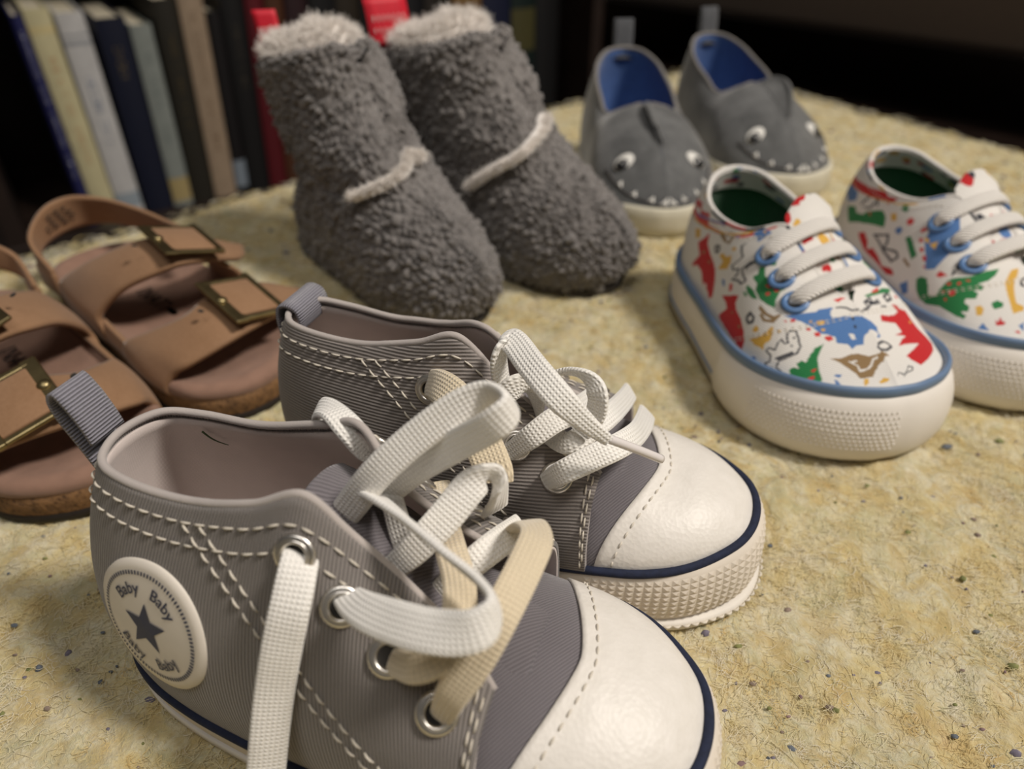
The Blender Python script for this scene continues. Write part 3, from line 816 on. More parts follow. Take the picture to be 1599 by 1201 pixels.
# laces: flat woven tape, each run given by points and face normals in the shoe's own frame
LACES_A = [
    ('w', 0.68, [(5.47, -0.32, 4.60), (5.83, -1.00, 5.10), (5.96, -1.62, 4.75), (5.89, -1.97, 4.10), (5.77, -2.25, 3.30), (5.70, -2.56, 2.50), (5.64, -2.85, 1.70), (5.66, -3.23, 0.90)],
     [(-0.17, 0.53, 0.83), (0.31, 0.22, 0.93), (0.31, -0.67, 0.67), (0.40, -0.86, 0.32), (0.49, -0.83, 0.25), (0.59, -0.77, 0.24), (0.54, -0.78, 0.32), (0.55, -0.74, 0.38)]),
    ('w', 0.6, [(5.16, 0.20, 3.70), (5.55, 0.20, 4.30), (5.99, 0.17, 5.00), (6.52, 0.27, 5.80), (7.08, 0.60, 6.40), (7.69, 0.95, 6.90), (8.14, 1.19, 7.10), (8.48, 0.94, 7.10), (8.30, 0.68, 6.90), (7.55, 0.71, 6.20), (6.86, 0.77, 5.50), (6.26, 0.78, 4.80)],
     [(0.04, 1.00, -0.01), (0.04, 1.00, 0.00), (0.01, 1.00, -0.06), (-0.05, 0.96, -0.26), (-0.12, 0.90, -0.43), (-0.30, 0.90, -0.30), (-0.10, 0.90, 0.42), (0.92, 0.14, 0.38), (0.15, -0.98, 0.10), (-0.16, -0.98, 0.10), (-0.12, -0.99, 0.06), (-0.07, -1.00, 0.05)]),
    ('w', 0.66, [(6.36, -0.94, 4.30), (7.03, -1.48, 4.90), (7.69, -1.73, 5.20), (8.38, -1.82, 5.40), (8.89, -1.74, 5.55), (9.05, -1.42, 5.60), (8.77, -1.08, 5.60), (8.12, -0.75, 5.60), (7.31, -0.30, 5.50), (6.62, 0.10, 5.35), (5.95, 0.60, 4.90), (5.23, 1.14, 4.20)],
     [(-0.40, 0.41, 0.82), (-0.59, -0.06, 0.81), (-0.41, -0.46, 0.79), (-0.23, -0.58, 0.78), (0.30, -0.78, 0.56), (0.97, 0.15, 0.21), (0.54, 0.75, 0.38), (0.39, 0.79, 0.46), (0.37, 0.80, 0.48), (0.20, 0.74, 0.65), (-0.09, 0.69, 0.72), (-0.28, 0.59, 0.75)]),
    ('w', 0.62, [(6.75, -0.25, 4.10), (7.22, -0.14, 4.70), (7.63, 0.25, 5.20), (7.92, 0.63, 5.60), (8.12, 0.89, 5.70), (8.23, 1.06, 5.30), (7.96, 1.57, 4.20)],
     [(-0.14, -0.95, 0.27), (0.00, -0.91, 0.41), (0.17, -0.81, 0.56), (0.39, -0.73, 0.56), (0.59, -0.70, -0.40), (-0.99, 0.03, 0.12), (-0.73, 0.54, 0.42)]),
    ('c', 0.62, [(8.32, -1.82, 3.30), (8.53, -1.82, 4.00), (8.81, -1.50, 4.60), (9.00, -0.97, 5.00), (9.10, -0.18, 5.15), (9.08, 0.41, 5.10), (8.81, 0.89, 4.80), (8.45, 1.40, 4.00)],
     [(-0.21, -0.98, 0.07), (-0.04, -0.97, 0.26), (0.10, -0.78, 0.62), (0.23, -0.42, 0.88), (0.26, -0.08, 0.96), (0.26, 0.36, 0.89), (-0.30, 0.62, 0.73), (-0.39, 0.69, 0.61)]),
    ('c', 0.58, [(7.32, -1.44, 3.70), (7.94, -1.77, 4.30), (8.30, -1.55, 4.50), (8.36, -1.07, 4.70), (8.11, -0.44, 4.70), (7.67, 0.24, 4.60), (7.15, 1.11, 4.30), (6.66, 2.00, 4.00)],
     [(-0.74, -0.33, 0.59), (-0.53, -0.64, 0.56), (0.21, -0.58, 0.79), (0.20, -0.14, 0.97), (-0.07, 0.04, 1.00), (-0.21, 0.12, 0.97), (-0.21, 0.20, 0.96), (-0.19, 0.22, 0.96)]),
    ('w', 0.58, [(7.49, -0.06, 3.60), (7.90, 0.16, 4.10), (8.28, 0.69, 4.30), (8.47, 1.59, 3.90)],
     [(-0.06, -0.89, 0.46), (0.12, -0.74, 0.66), (0.55, -0.10, 0.83), (0.66, 0.18, 0.73)]),
    ('w', 0.5, [(6.04, 1.17, 4.80), (6.45, 0.68, 4.80), (6.76, 0.32, 4.50), (7.03, 0.08, 4.10)],
     [(-0.11, -0.10, 0.99), (-0.20, -0.47, 0.86), (-0.10, -0.79, 0.60), (-0.03, -0.86, 0.50)]),
    ('w', 0.56, [(5.77, 1.73, 4.70), (5.74, 1.29, 5.20), (5.55, 1.16, 5.70), (5.08, 1.40, 5.80), (4.49, 1.80, 5.40), (4.31, 1.97, 4.80)],
     [(0.99, -0.11, -0.04), (0.91, -0.41, -0.03), (0.53, -0.50, 0.68), (-0.17, 0.17, 0.97), (-0.83, -0.24, 0.50), (-0.90, -0.40, 0.16)]),
]
LACES_B = [
    ('c', 0.8, [(4.96, -1.24, 4.50), (5.61, -1.98, 5.20), (6.28, -2.51, 5.35), (6.91, -2.96, 5.00), (7.34, -3.40, 4.75), (7.41, -3.48, 4.50)],
     [(-0.79, -0.61, 0.09), (-0.73, -0.39, 0.56), (-0.20, -0.45, 0.87), (0.04, -0.52, 0.85), (0.03, -0.68, 0.73), (0.07, -0.95, 0.32)]),
    ('t', 0.62, [(7.01, -1.41, 4.50), (6.80, -1.48, 5.30), (6.76, -1.44, 5.90), (6.93, -1.28, 6.10), (7.62, -2.02, 6.10), (8.25, -2.48, 5.90), (8.74, -2.50, 5.50), (9.19, -2.40, 5.10)],
     [(-0.97, -0.01, -0.26), (-0.96, 0.22, -0.17), (-0.98, 0.12, 0.13), (-0.35, -0.21, 0.91), (-0.30, -0.46, 0.83), (0.06, -0.72, 0.69), (0.35, -0.88, 0.32), (0.34, -0.93, 0.14)]),
    ('w', 0.5, [(7.24, -0.65, 4.60), (7.68, -0.91, 5.20), (8.22, -1.10, 5.50), (8.70, -1.49, 5.50), (8.76, -1.57, 5.00), (8.49, -1.64, 4.50)],
     [(0.72, -0.26, -0.64), (0.51, -0.41, -0.76), (-0.19, -0.70, -0.69), (-0.36, -0.84, 0.41), (-0.29, -0.94, 0.21), (-0.11, -0.98, 0.19)]),
    ('w', 0.58, [(7.96, -2.07, 3.40), (8.40, -2.41, 4.10), (8.91, -2.01, 4.30), (9.29, -1.58, 4.35), (9.48, -0.85, 4.10), (9.48, 0.33, 3.50), (9.39, 1.60, 2.80)],
     [(-0.58, -0.82, -0.03), (-0.28, -0.89, 0.36), (0.34, -0.58, 0.74), (0.61, -0.16, 0.78), (0.80, 0.18, 0.57), (0.64, 0.38, 0.66), (0.60, 0.42, 0.68)]),
    ('w', 0.58, [(7.16, -2.02, 3.90), (7.63, -2.11, 4.50), (7.99, -1.76, 4.75), (8.28, -1.25, 4.70), (8.36, -0.34, 4.30), (8.25, 0.96, 3.60)],
     [(-0.31, -0.94, 0.11), (-0.09, -0.92, 0.37), (0.44, -0.51, 0.74), (0.82, -0.03, 0.57), (0.85, 0.24, 0.47), (0.86, 0.29, 0.41)]),
    ('w', 0.58, [(6.44, -1.67, 4.30), (6.90, -1.65, 5.00), (7.19, -1.47, 5.20), (7.41, -1.23, 4.90), (7.40, -0.98, 4.20)],
     [(-0.08, -0.99, 0.09), (-0.04, -0.97, 0.26), (0.63, -0.73, 0.26), (-0.29, -0.83, -0.47), (-0.92, -0.38, -0.12)]),
    ('w', 0.56, [(7.47, -1.08, 3.90), (8.26, -1.70, 4.20), (8.71, -1.22, 4.40), (8.91, -0.56, 4.30), (8.93, 0.70, 3.70), (8.87, 2.04, 3.00)],
     [(-0.60, -0.45, 0.66), (-0.31, -0.79, 0.54), (0.49, -0.35, 0.80), (0.72, 0.16, 0.68), (0.76, 0.30, 0.58), (0.76, 0.33, 0.56)]),
]
def lace_up(root, runs):
    for kind, w, pts, nr in runs:
        wd = [w * .62, w * .8] + [w * .88] * (len(pts) - 2)
        if kind == 't': wd[-3:] = [w * .85, w * .62, w * .36]        # this end is gathered into its tip
        ribbon('lace', pts, nr, wd, 0.14, m_lace_cream if kind == 'c' else m_lace, root, n=max(40, 14 * len(pts)), k=7)
lace_up(sneA, LACES_A)
lace_up(sneB, LACES_B)
_ag = tube('aglet', cr([[9.11, -2.4, 5.15], [9.38, -2.28, 5.0], [9.74, -2.02, 4.7], [10.12, -1.72, 4.35]], 24), 0.085, m_aglet, sneB, 10)
_ag['label'] = 'clear plastic lace tip'

def pull_tab(root, pts, width):
    P = cr(pts, 40); T = unit(np.gradient(P, axis=0))
    y = np.linspace(-width / 2, width / 2, 7)
    G = P[:, None] + y[None, :, None] * np.array([0, 1.0, 0])
    return sheet('pull_tab', G, m_tab, root, thick=0.08)
pull_tab(sneA, [(1.05, .15, 4.5), (.82, .15, 5.1), (.58, .15, 5.7), (.55, .15, 6.1), (.75, .15, 6.3), (.98, .15, 6.0), (1.14, .15, 5.6), (1.22, .15, 5.28)], .72)
pull_tab(sneB, [(1.1, -.15, 4.5), (1.05, -.15, 5.0), (1.12, -.15, 5.38), (1.35, -.15, 5.5), (1.62, -.15, 5.42), (1.72, -.15, 5.15), (1.66, -.15, 4.85)], 1.15)
# printed motifs: ink, filled shape or drawn line, outline in the upper's own (wrap, rise) coordinates
MOTIFS_1 = [
    ('d', 'p', [(5.06, 2.13), (4.94, 2.28), (4.86, 2.21), (4.95, 2.09)]),
    ('d', 'p', [(5.18, 1.93), (5.13, 2.04), (5.05, 1.97)]),
    ('b', 'p', [(5.15, 0.14), (5.07, 0.27), (4.93, 0.23), (4.87, 0.06), (5.04, 0.01)]),
    ('y', 'p', [(5.07, 1.53), (5.00, 1.63), (4.95, 1.53)]),
    ('y', 'p', [(5.56, 0.63), (5.69, 0.63), (5.47, 0.89), (5.36, 1.18), (5.35, 1.51), (5.23, 1.50), (5.02, 1.14), (5.06, 0.83), (4.94, 0.65), (5.17, 0.65), (5.36, 0.61)]),
    ('y', 'p', [(5.88, 0.98), (5.85, 1.18), (5.67, 1.14), (5.64, 0.99), (5.77, 0.92)]),
    ('n', 'l', [(6.24, 1.67), (5.89, 1.66), (5.53, 1.77), (5.44, 1.96), (5.44, 1.69), (5.75, 1.48), (5.99, 1.53)], 0.06),
    ('k', 'l', [(6.38, 1.11), (6.39, 1.29), (6.17, 1.29), (6.06, 1.14), (6.18, 1.01), (6.34, 1.05)], 0.05),
    ('n', 'p', [(6.49, 0.69), (6.37, 0.74), (6.31, 0.64), (6.40, 0.62)]),
    ('n', 'p', [(7.12, 0.77), (7.03, 0.83), (6.99, 0.77), (7.06, 0.73)]),
    ('r', 'p', [(8.00, 0.86), (7.30, 1.33), (7.20, 1.08), (6.94, 0.95), (6.54, 0.89), (6.15, 0.72), (5.80, 0.46), (5.66, 0.16), (6.09, 0.19), (6.73, 0.22), (7.57, 0.28), (7.51, 0.46), (7.39, 0.71), (7.60, 0.80)]),
    ('d', 'p', [(6.42, 2.64), (6.25, 2.87), (6.22, 2.79), (6.33, 2.62)]),
    ('d', 'p', [(6.46, 2.10), (6.40, 2.26), (6.29, 2.21), (6.36, 2.08)]),
    ('d', 'p', [(6.35, 2.41), (6.26, 2.57), (6.12, 2.52), (6.21, 2.39)]),
    ('d', 'p', [(6.71, 2.27), (6.51, 2.50), (6.39, 2.46), (6.50, 2.29)]),
    ('g', 'p', [(7.27, 1.54), (7.12, 1.60), (6.96, 1.54), (7.11, 1.48)]),
    ('g', 'p', [(7.31, 1.79), (7.07, 1.84), (6.74, 1.82), (6.51, 1.77), (6.82, 1.61), (7.09, 1.63), (7.25, 1.69)]),
    ('g', 'p', [(7.39, 2.98), (7.25, 3.30), (6.94, 2.94), (7.15, 2.76)]),
    ('g', 'p', [(7.41, 2.49), (7.22, 2.63), (6.95, 2.45), (6.54, 2.52), (6.22, 2.95), (6.04, 2.76), (6.06, 2.48), (5.97, 2.25), (5.77, 2.03), (6.04, 1.94), (6.45, 1.83), (6.86, 1.90), (7.01, 2.07), (7.37, 2.10), (7.26, 2.29)]),
    ('k', 'l', [(7.88, 2.20), (7.77, 2.43)], 0.07),
    ('k', 'l', [(8.69, 3.18), (8.79, 3.07), (8.61, 2.72), (8.36, 2.45), (8.43, 2.29), (8.54, 2.02), (8.33, 1.85), (8.12, 1.96), (7.99, 1.78), (8.04, 1.52), (7.74, 1.65), (7.57, 1.63), (7.47, 1.84), (7.74, 1.88), (7.99, 2.01), (7.88, 2.20), (7.75, 2.47), (7.87, 2.35), (7.82, 2.10)], 0.035),
    ('d', 'p', [(8.02, 1.35), (7.88, 1.43), (7.71, 1.26), (7.81, 1.15)]),
    ('b', 'p', [(8.57, 1.33), (8.41, 1.38), (8.18, 1.18), (8.29, 1.14)]),
    ('k', 'l', [(9.53, 2.35), (9.58, 2.57), (9.49, 2.67), (9.41, 2.42), (9.45, 2.25), (9.53, 2.35)], 0.035),
    ('y', 'p', [(9.06, 2.87), (8.94, 2.98), (8.87, 2.76), (8.98, 2.72)]),
    ('y', 'p', [(9.31, 2.25), (9.22, 2.45), (9.05, 2.32), (8.91, 2.51), (8.72, 2.15), (8.68, 1.83), (9.04, 1.66), (9.06, 2.06)]),
    ('y', 'p', [(8.53, 3.82), (8.29, 3.66), (8.35, 3.59)]),
    ('y', 'p', [(14.07, 0.64), (8.71, 3.99), (8.68, 3.86)]),
    ('d', 'p', [(9.09, 3.76), (8.99, 3.86), (8.94, 3.74), (9.05, 3.65)]),
    ('d', 'p', [(8.93, 3.87), (8.77, 3.85), (8.68, 3.65), (8.79, 3.61)]),
    ('b', 'p', [(9.25, 3.69), (13.71, 0.54), (14.03, 0.68), (8.54, 3.91), (8.12, 3.61), (8.20, 3.36), (8.28, 3.16), (8.51, 3.48), (8.96, 3.87), (9.10, 3.69), (9.11, 3.36)]),
    ('w', 'l', [(9.50, 3.35), (9.32, 3.09), (9.37, 3.47)], 0.03),
    ('n', 'p', [(9.69, 3.21), (9.39, 3.66), (9.20, 3.58), (9.21, 3.30), (9.23, 2.96), (9.40, 2.96), (9.56, 3.07)]),
    ('w', 'p', [(9.29, 0.67), (9.15, 0.73), (9.00, 0.58), (9.16, 0.54)]),
    ('n', 'p', [(9.56, 1.68), (9.48, 1.77), (9.43, 1.63), (9.51, 1.56)]),
    ('n', 'p', [(9.92, 1.81), (9.83, 1.94), (9.79, 1.79), (9.86, 1.71)]),
    ('r', 'p', [(10.00, 2.90), (10.09, 2.44), (10.26, 1.96), (10.14, 1.78), (9.95, 1.54), (10.14, 0.85), (10.05, 0.77), (9.89, 1.06), (9.60, 1.01), (9.35, 0.66), (9.23, 0.54), (8.89, 0.55), (8.60, 0.37), (8.47, 0.56), (8.81, 1.05), (9.13, 1.53), (9.41, 1.84), (9.64, 2.04), (9.87, 2.36)]),
    ('r', 'p', [(13.24, 0.96), (13.32, 0.99), (9.62, 3.89), (9.68, 3.90)]),
    ('b', 'p', [(13.07, 1.15), (13.26, 1.13), (9.66, 4.00), (9.68, 3.74), (9.84, 3.71)]),
    ('y', 'p', [(10.66, 2.31), (10.42, 2.63), (10.27, 2.27), (10.43, 2.00)]),
    ('r', 'p', [(10.97, 3.63), (12.62, 1.94), (12.80, 1.54), (10.41, 3.72), (10.21, 3.22), (10.18, 2.89), (10.42, 2.85), (10.71, 2.95), (10.87, 3.32)]),
    ('r', 'p', [(15.03, 3.63), (13.38, 1.94), (13.20, 1.54), (15.59, 3.72), (15.79, 3.22), (15.82, 2.89), (15.58, 2.85), (15.29, 2.95), (15.13, 3.32)]),
    ('y', 'p', [(15.34, 2.31), (15.58, 2.63), (15.73, 2.27), (15.57, 2.00)]),
    ('b', 'p', [(12.93, 1.15), (12.74, 1.13), (16.34, 4.00), (16.32, 3.74), (16.16, 3.71)]),
    ('r', 'p', [(12.76, 0.96), (12.68, 0.99), (16.38, 3.89), (16.32, 3.90)]),
    ('y', 'p', [(12.50, 0.74), (12.35, 0.91), (12.17, 0.86), (11.92, 0.85), (11.94, 0.74), (12.18, 0.64), (16.66, 3.95)]),
    ('k', 'l', [(12.43, 1.18), (12.22, 1.29), (12.09, 1.27), (12.01, 1.10), (11.94, 1.32), (11.76, 1.48), (11.58, 1.45), (11.48, 1.61)], 0.035),
    ('d', 'p', [(11.50, 1.16), (11.35, 1.44), (11.27, 1.60), (11.16, 1.48), (17.88, 3.96), (17.86, 3.83), (11.40, 1.11)]),
    ('r', 'p', [(16.00, 2.90), (15.91, 2.44), (15.74, 1.96), (15.86, 1.78), (16.05, 1.54), (15.86, 0.85), (15.95, 0.77), (16.11, 1.06), (16.40, 1.01), (16.65, 0.66), (16.77, 0.54), (17.11, 0.55), (17.40, 0.37), (17.53, 0.56), (17.19, 1.05), (16.87, 1.53), (16.59, 1.84), (16.36, 2.04), (16.13, 2.36)]),
    ('n', 'p', [(16.08, 1.81), (16.17, 1.94), (16.21, 1.79), (16.14, 1.71)]),
    ('n', 'p', [(16.44, 1.68), (16.52, 1.77), (16.57, 1.63), (16.49, 1.56)]),
    ('w', 'p', [(16.71, 0.67), (16.85, 0.73), (17.00, 0.58), (16.84, 0.54)]),
    ('n', 'p', [(16.31, 3.21), (16.61, 3.66), (16.80, 3.58), (16.79, 3.30), (16.77, 2.96), (16.60, 2.96), (16.44, 3.07)]),
    ('w', 'l', [(16.50, 3.35), (16.68, 3.09), (16.63, 3.47)], 0.03),
    ('b', 'p', [(16.75, 3.69), (12.29, 0.54), (11.97, 0.68), (17.46, 3.91), (17.88, 3.61), (17.80, 3.36), (17.72, 3.16), (17.49, 3.48), (17.04, 3.87), (16.90, 3.69), (16.89, 3.36)]),
    ('d', 'p', [(17.07, 3.87), (17.23, 3.85), (17.32, 3.65), (17.21, 3.61)]),
    ('d', 'p', [(16.91, 3.76), (17.01, 3.86), (17.06, 3.74), (16.95, 3.65)]),
    ('y', 'p', [(11.93, 0.64), (17.29, 3.99), (17.32, 3.86)]),
    ('y', 'p', [(17.47, 3.82), (17.71, 3.66), (17.65, 3.59)]),
    ('y', 'p', [(16.69, 2.25), (16.78, 2.45), (16.95, 2.32), (17.09, 2.51), (17.28, 2.15), (17.32, 1.83), (16.96, 1.66), (16.94, 2.06)]),
    ('y', 'p', [(16.94, 2.87), (17.06, 2.98), (17.13, 2.76), (17.02, 2.72)]),
    ('k', 'l', [(16.47, 2.35), (16.42, 2.57), (16.51, 2.67), (16.59, 2.42), (16.55, 2.25), (16.47, 2.35)], 0.035),
    ('b', 'p', [(17.43, 1.33), (17.59, 1.38), (17.82, 1.18), (17.71, 1.14)]),
    ('d', 'p', [(17.98, 1.35), (18.12, 1.43), (18.29, 1.26), (18.19, 1.15)]),
    ('k', 'l', [(17.31, 3.18), (17.21, 3.07), (17.39, 2.72), (17.64, 2.45), (17.57, 2.29), (17.46, 2.02), (17.67, 1.85), (17.88, 1.96), (18.01, 1.78), (17.96, 1.52), (18.26, 1.65), (18.43, 1.63), (18.53, 1.84), (18.26, 1.88), (18.01, 2.01), (18.12, 2.20), (18.25, 2.47), (18.13, 2.35), (18.18, 2.10)], 0.035),
    ('k', 'l', [(18.12, 2.20), (18.23, 2.43)], 0.07),
    ('g', 'p', [(18.59, 2.49), (18.78, 2.63), (19.05, 2.45), (19.46, 2.52), (19.78, 2.95), (19.96, 2.76), (19.94, 2.48), (20.03, 2.25), (20.23, 2.03), (19.96, 1.94), (19.55, 1.83), (19.14, 1.90), (18.99, 2.07), (18.63, 2.10), (18.74, 2.29)]),
    ('g', 'p', [(18.61, 2.98), (18.75, 3.30), (19.06, 2.94), (18.85, 2.76)]),
    ('g', 'p', [(18.69, 1.79), (18.93, 1.84), (19.26, 1.82), (19.49, 1.77), (19.18, 1.61), (18.91, 1.63), (18.75, 1.69)]),
    ('g', 'p', [(18.73, 1.54), (18.88, 1.60), (19.04, 1.54), (18.89, 1.48)]),
    ('d', 'p', [(19.29, 2.27), (19.49, 2.50), (19.61, 2.46), (19.50, 2.29)]),
    ('d', 'p', [(19.65, 2.41), (19.74, 2.57), (19.88, 2.52), (19.79, 2.39)]),
    ('d', 'p', [(19.54, 2.10), (19.60, 2.26), (19.71, 2.21), (19.64, 2.08)]),
    ('d', 'p', [(19.58, 2.64), (19.75, 2.87), (19.78, 2.79), (19.67, 2.62)]),
    ('r', 'p', [(18.00, 0.86), (18.70, 1.33), (18.80, 1.08), (19.06, 0.95), (19.46, 0.89), (19.85, 0.72), (20.20, 0.46), (20.34, 0.16), (19.91, 0.19), (19.27, 0.22), (18.43, 0.28), (18.49, 0.46), (18.61, 0.71), (18.40, 0.80)]),
    ('n', 'p', [(18.88, 0.77), (18.97, 0.83), (19.01, 0.77), (18.94, 0.73)]),
    ('n', 'p', [(19.51, 0.69), (19.63, 0.74), (19.69, 0.64), (19.60, 0.62)]),
    ('k', 'l', [(19.62, 1.11), (19.61, 1.29), (19.83, 1.29), (19.94, 1.14), (19.82, 1.01), (19.66, 1.05)], 0.05),
    ('n', 'l', [(19.76, 1.67), (20.11, 1.66), (20.47, 1.77), (20.56, 1.96), (20.56, 1.69), (20.25, 1.48), (20.01, 1.53)], 0.06),
    ('y', 'p', [(20.12, 0.98), (20.15, 1.18), (20.33, 1.14), (20.36, 0.99), (20.23, 0.92)]),
    ('y', 'p', [(20.44, 0.63), (20.31, 0.63), (20.53, 0.89), (20.64, 1.18), (20.65, 1.51), (20.77, 1.50), (20.98, 1.14), (20.94, 0.83), (21.06, 0.65), (20.83, 0.65), (20.64, 0.61)]),
    ('y', 'p', [(20.93, 1.53), (21.00, 1.63), (21.05, 1.53)]),
    ('k', 'l', [(21.54, 1.49), (21.32, 1.64), (21.28, 1.83), (21.45, 1.99), (21.74, 1.83), (22.04, 1.61), (22.13, 1.31), (22.02, 1.04), (21.83, 0.66), (21.89, 0.34), (22.13, 0.25), (22.07, 0.06), (21.79, 0.21), (21.58, 0.19), (21.47, 0.28), (21.57, 0.41), (21.44, 0.66), (21.19, 0.69), (21.16, 0.84), (21.42, 0.93), (21.30, 1.22), (21.30, 1.39), (21.52, 1.35), (21.60, 1.48)], 0.035),
    ('k', 'l', [(21.71, 0.69), (21.84, 0.91), (21.98, 1.22)], 0.06),
    ('k', 'l', [(21.59, 1.75), (21.62, 1.74)], 0.04),
    ('k', 'l', [(21.77, 1.46), (21.80, 1.45)], 0.04),
    ('b', 'p', [(20.85, 0.14), (20.93, 0.27), (21.07, 0.23), (21.13, 0.06), (20.96, 0.01)]),
    ('g', 'p', [(22.56, 2.18), (22.45, 1.86), (22.53, 1.34), (22.59, 1.06), (22.42, 1.10), (22.37, 0.85), (22.57, 0.65), (22.36, 0.65), (22.31, 0.43), (22.51, 0.16), (22.51, 0.01), (22.84, 0.02), (23.39, 0.10), (23.34, 0.44), (23.00, 1.07), (22.78, 1.46), (22.64, 1.88)]),
    ('d', 'p', [(22.89, 0.78), (22.97, 0.98), (23.01, 0.80), (22.96, 0.69)]),
    ('d', 'p', [(22.95, 0.35), (23.07, 0.56), (23.14, 0.39), (23.05, 0.24)]),
    ('b', 'p', [(20.67, 2.07), (21.04, 2.55), (21.47, 3.13), (21.58, 3.40), (22.48, 2.65), (22.22, 2.47), (21.71, 2.45), (21.26, 2.35)]),
    ('b', 'p', [(21.34, 3.06), (21.48, 3.26), (21.66, 3.46), (21.73, 3.22), (21.99, 3.15), (22.25, 3.48), (22.58, 3.87), (22.81, 4.26), (23.06, 4.41), (23.28, 4.31), (23.26, 4.11), (23.28, 3.62), (23.53, 3.27), (23.37, 2.96), (23.36, 2.70), (23.17, 2.77), (22.99, 2.63), (22.86, 2.49), (22.65, 2.68), (22.43, 2.60), (22.10, 2.49), (21.82, 2.55)]),
    ('b', 'p', [(4.66, 4.94), (4.52, 4.74), (4.34, 4.54), (4.27, 4.78), (4.01, 4.85), (3.75, 4.52), (3.42, 4.13), (3.19, 3.74), (2.94, 3.59), (2.72, 3.69), (2.74, 3.89), (2.72, 4.38), (2.47, 4.73), (2.63, 5.04), (2.64, 5.30), (2.83, 5.23), (3.01, 5.37), (3.14, 5.51), (3.35, 5.32), (3.57, 5.40), (3.90, 5.51), (4.18, 5.45)]),
    ('w', 'p', [(22.85, 3.14), (22.99, 3.29), (23.20, 3.19), (23.10, 3.05)]),
    ('k', 'l', [(22.78, 3.53), (22.82, 3.53)], 0.05),
    ('k', 'l', [(22.46, 3.65), (22.52, 3.64)], 0.05),
    ('b', 'l', [(2.72, 3.69), (2.59, 3.65), (2.45, 3.82)], 0.04),
    ('y', 'p', [(21.68, 2.72), (21.87, 2.93), (21.97, 2.79), (21.83, 2.64)]),
    ('y', 'p', [(22.03, 2.60), (22.13, 2.70), (22.20, 2.61), (22.12, 2.54)]),
    ('y', 'p', [(21.46, 2.53), (21.55, 2.64), (21.61, 2.54)]),
    ('d', 'p', [(21.98, 2.33), (22.10, 2.49), (22.21, 2.38), (22.10, 2.26)]),
    ('d', 'p', [(22.37, 2.46), (22.50, 2.63), (22.65, 2.55), (22.62, 2.39), (22.44, 2.36)]),
    ('d', 'p', [(20.82, 1.93), (20.87, 2.04), (20.95, 1.97)]),
    ('d', 'p', [(20.94, 2.13), (21.06, 2.28), (21.14, 2.21), (21.05, 2.09)]),
    ('d', 'p', [(21.61, 2.30), (21.75, 2.42), (21.82, 2.31), (21.74, 2.24)]),
    ('d', 'p', [(21.99, 2.34), (22.11, 2.47), (22.25, 2.38), (22.13, 2.25)]),
    ('k', 'l', [(21.75, 3.52), (21.97, 3.69), (22.22, 3.77), (22.42, 4.11), (22.11, 4.48), (21.89, 4.37), (21.61, 4.56), (21.89, 4.67), (21.62, 4.84), (21.74, 4.92), (21.92, 4.59), (22.30, 4.35)], 0.035),
    ('k', 'l', [(4.25, 4.48), (4.03, 4.31), (3.78, 4.23), (3.58, 3.89), (3.89, 3.52), (4.11, 3.63), (4.39, 3.44), (4.11, 3.33), (4.38, 3.16), (4.26, 3.08), (4.08, 3.41), (3.70, 3.65)], 0.035),
    ('k', 'l', [(4.14, 3.55), (4.23, 3.20)], 0.06),
    ('k', 'l', [(4.13, 3.01), (4.21, 2.84)], 0.035),
    ('k', 'l', [(4.68, 2.87), (4.89, 2.62), (4.69, 2.53), (4.49, 2.76), (4.63, 2.88)], 0.05),
    ('g', 'p', [(4.44, 3.64), (4.69, 3.33), (5.03, 2.87), (5.30, 2.25), (5.03, 2.45), (4.64, 3.15), (4.38, 3.55)]),
    ('d', 'p', [(4.71, 3.41), (5.01, 3.08), (4.81, 3.09), (4.66, 3.33)]),
    ('d', 'p', [(21.40, 3.69), (21.53, 3.94), (21.65, 3.95), (21.59, 3.70)]),
    ('r', 'p', [(4.39, 2.59), (4.50, 2.38), (4.40, 2.15), (4.50, 1.90), (4.19, 1.69), (3.93, 1.43), (3.82, 0.97), (3.71, 0.65), (3.29, 0.65), (2.60, 0.89), (2.08, 1.16), (2.09, 1.68), (2.11, 2.20), (2.55, 1.86), (3.04, 1.53), (2.78, 2.05), (2.44, 2.66), (2.81, 2.45), (3.07, 2.20), (2.89, 2.76), (3.19, 2.39), (3.51, 2.61), (3.41, 2.95), (3.35, 3.24), (3.68, 3.16), (3.76, 2.85), (3.95, 2.54), (4.20, 2.35)]),
    ('y', 'p', [(4.00, 1.91), (4.09, 1.72), (3.91, 1.83)]),
    ('k', 'l', [(23.91, 3.95), (23.68, 4.38), (23.68, 4.69), (23.76, 4.88), (24.04, 4.45), (24.15, 3.97), (23.95, 3.85)], 0.05),
    ('k', 'l', [(2.09, 4.05), (2.32, 3.62), (2.32, 3.31), (2.24, 3.12), (1.96, 3.55), (1.85, 4.03), (2.05, 4.15)], 0.05),
    ('n', 'p', [(23.09, 1.71), (23.34, 1.97), (23.47, 2.43), (23.63, 2.70), (23.97, 3.00), (24.14, 3.54), (24.26, 4.57), (24.49, 3.69), (24.48, 2.98), (24.52, 2.39), (24.58, 1.81), (24.36, 1.36), (24.26, 1.21), (24.03, 1.51), (23.66, 1.66), (23.42, 1.73)]),
    ('n', 'p', [(2.91, 6.29), (2.66, 6.03), (2.53, 5.57), (2.37, 5.30), (2.03, 5.00), (1.86, 4.46), (1.74, 3.43), (1.51, 4.31), (1.52, 5.02), (1.48, 5.61), (1.42, 6.19), (1.64, 6.64), (1.74, 6.79), (1.97, 6.49), (2.34, 6.34), (2.58, 6.27)]),
    ('w', 'l', [(24.08, 1.86), (24.23, 2.16), (24.27, 2.56), (24.17, 3.05), (24.22, 3.42)], 0.04),
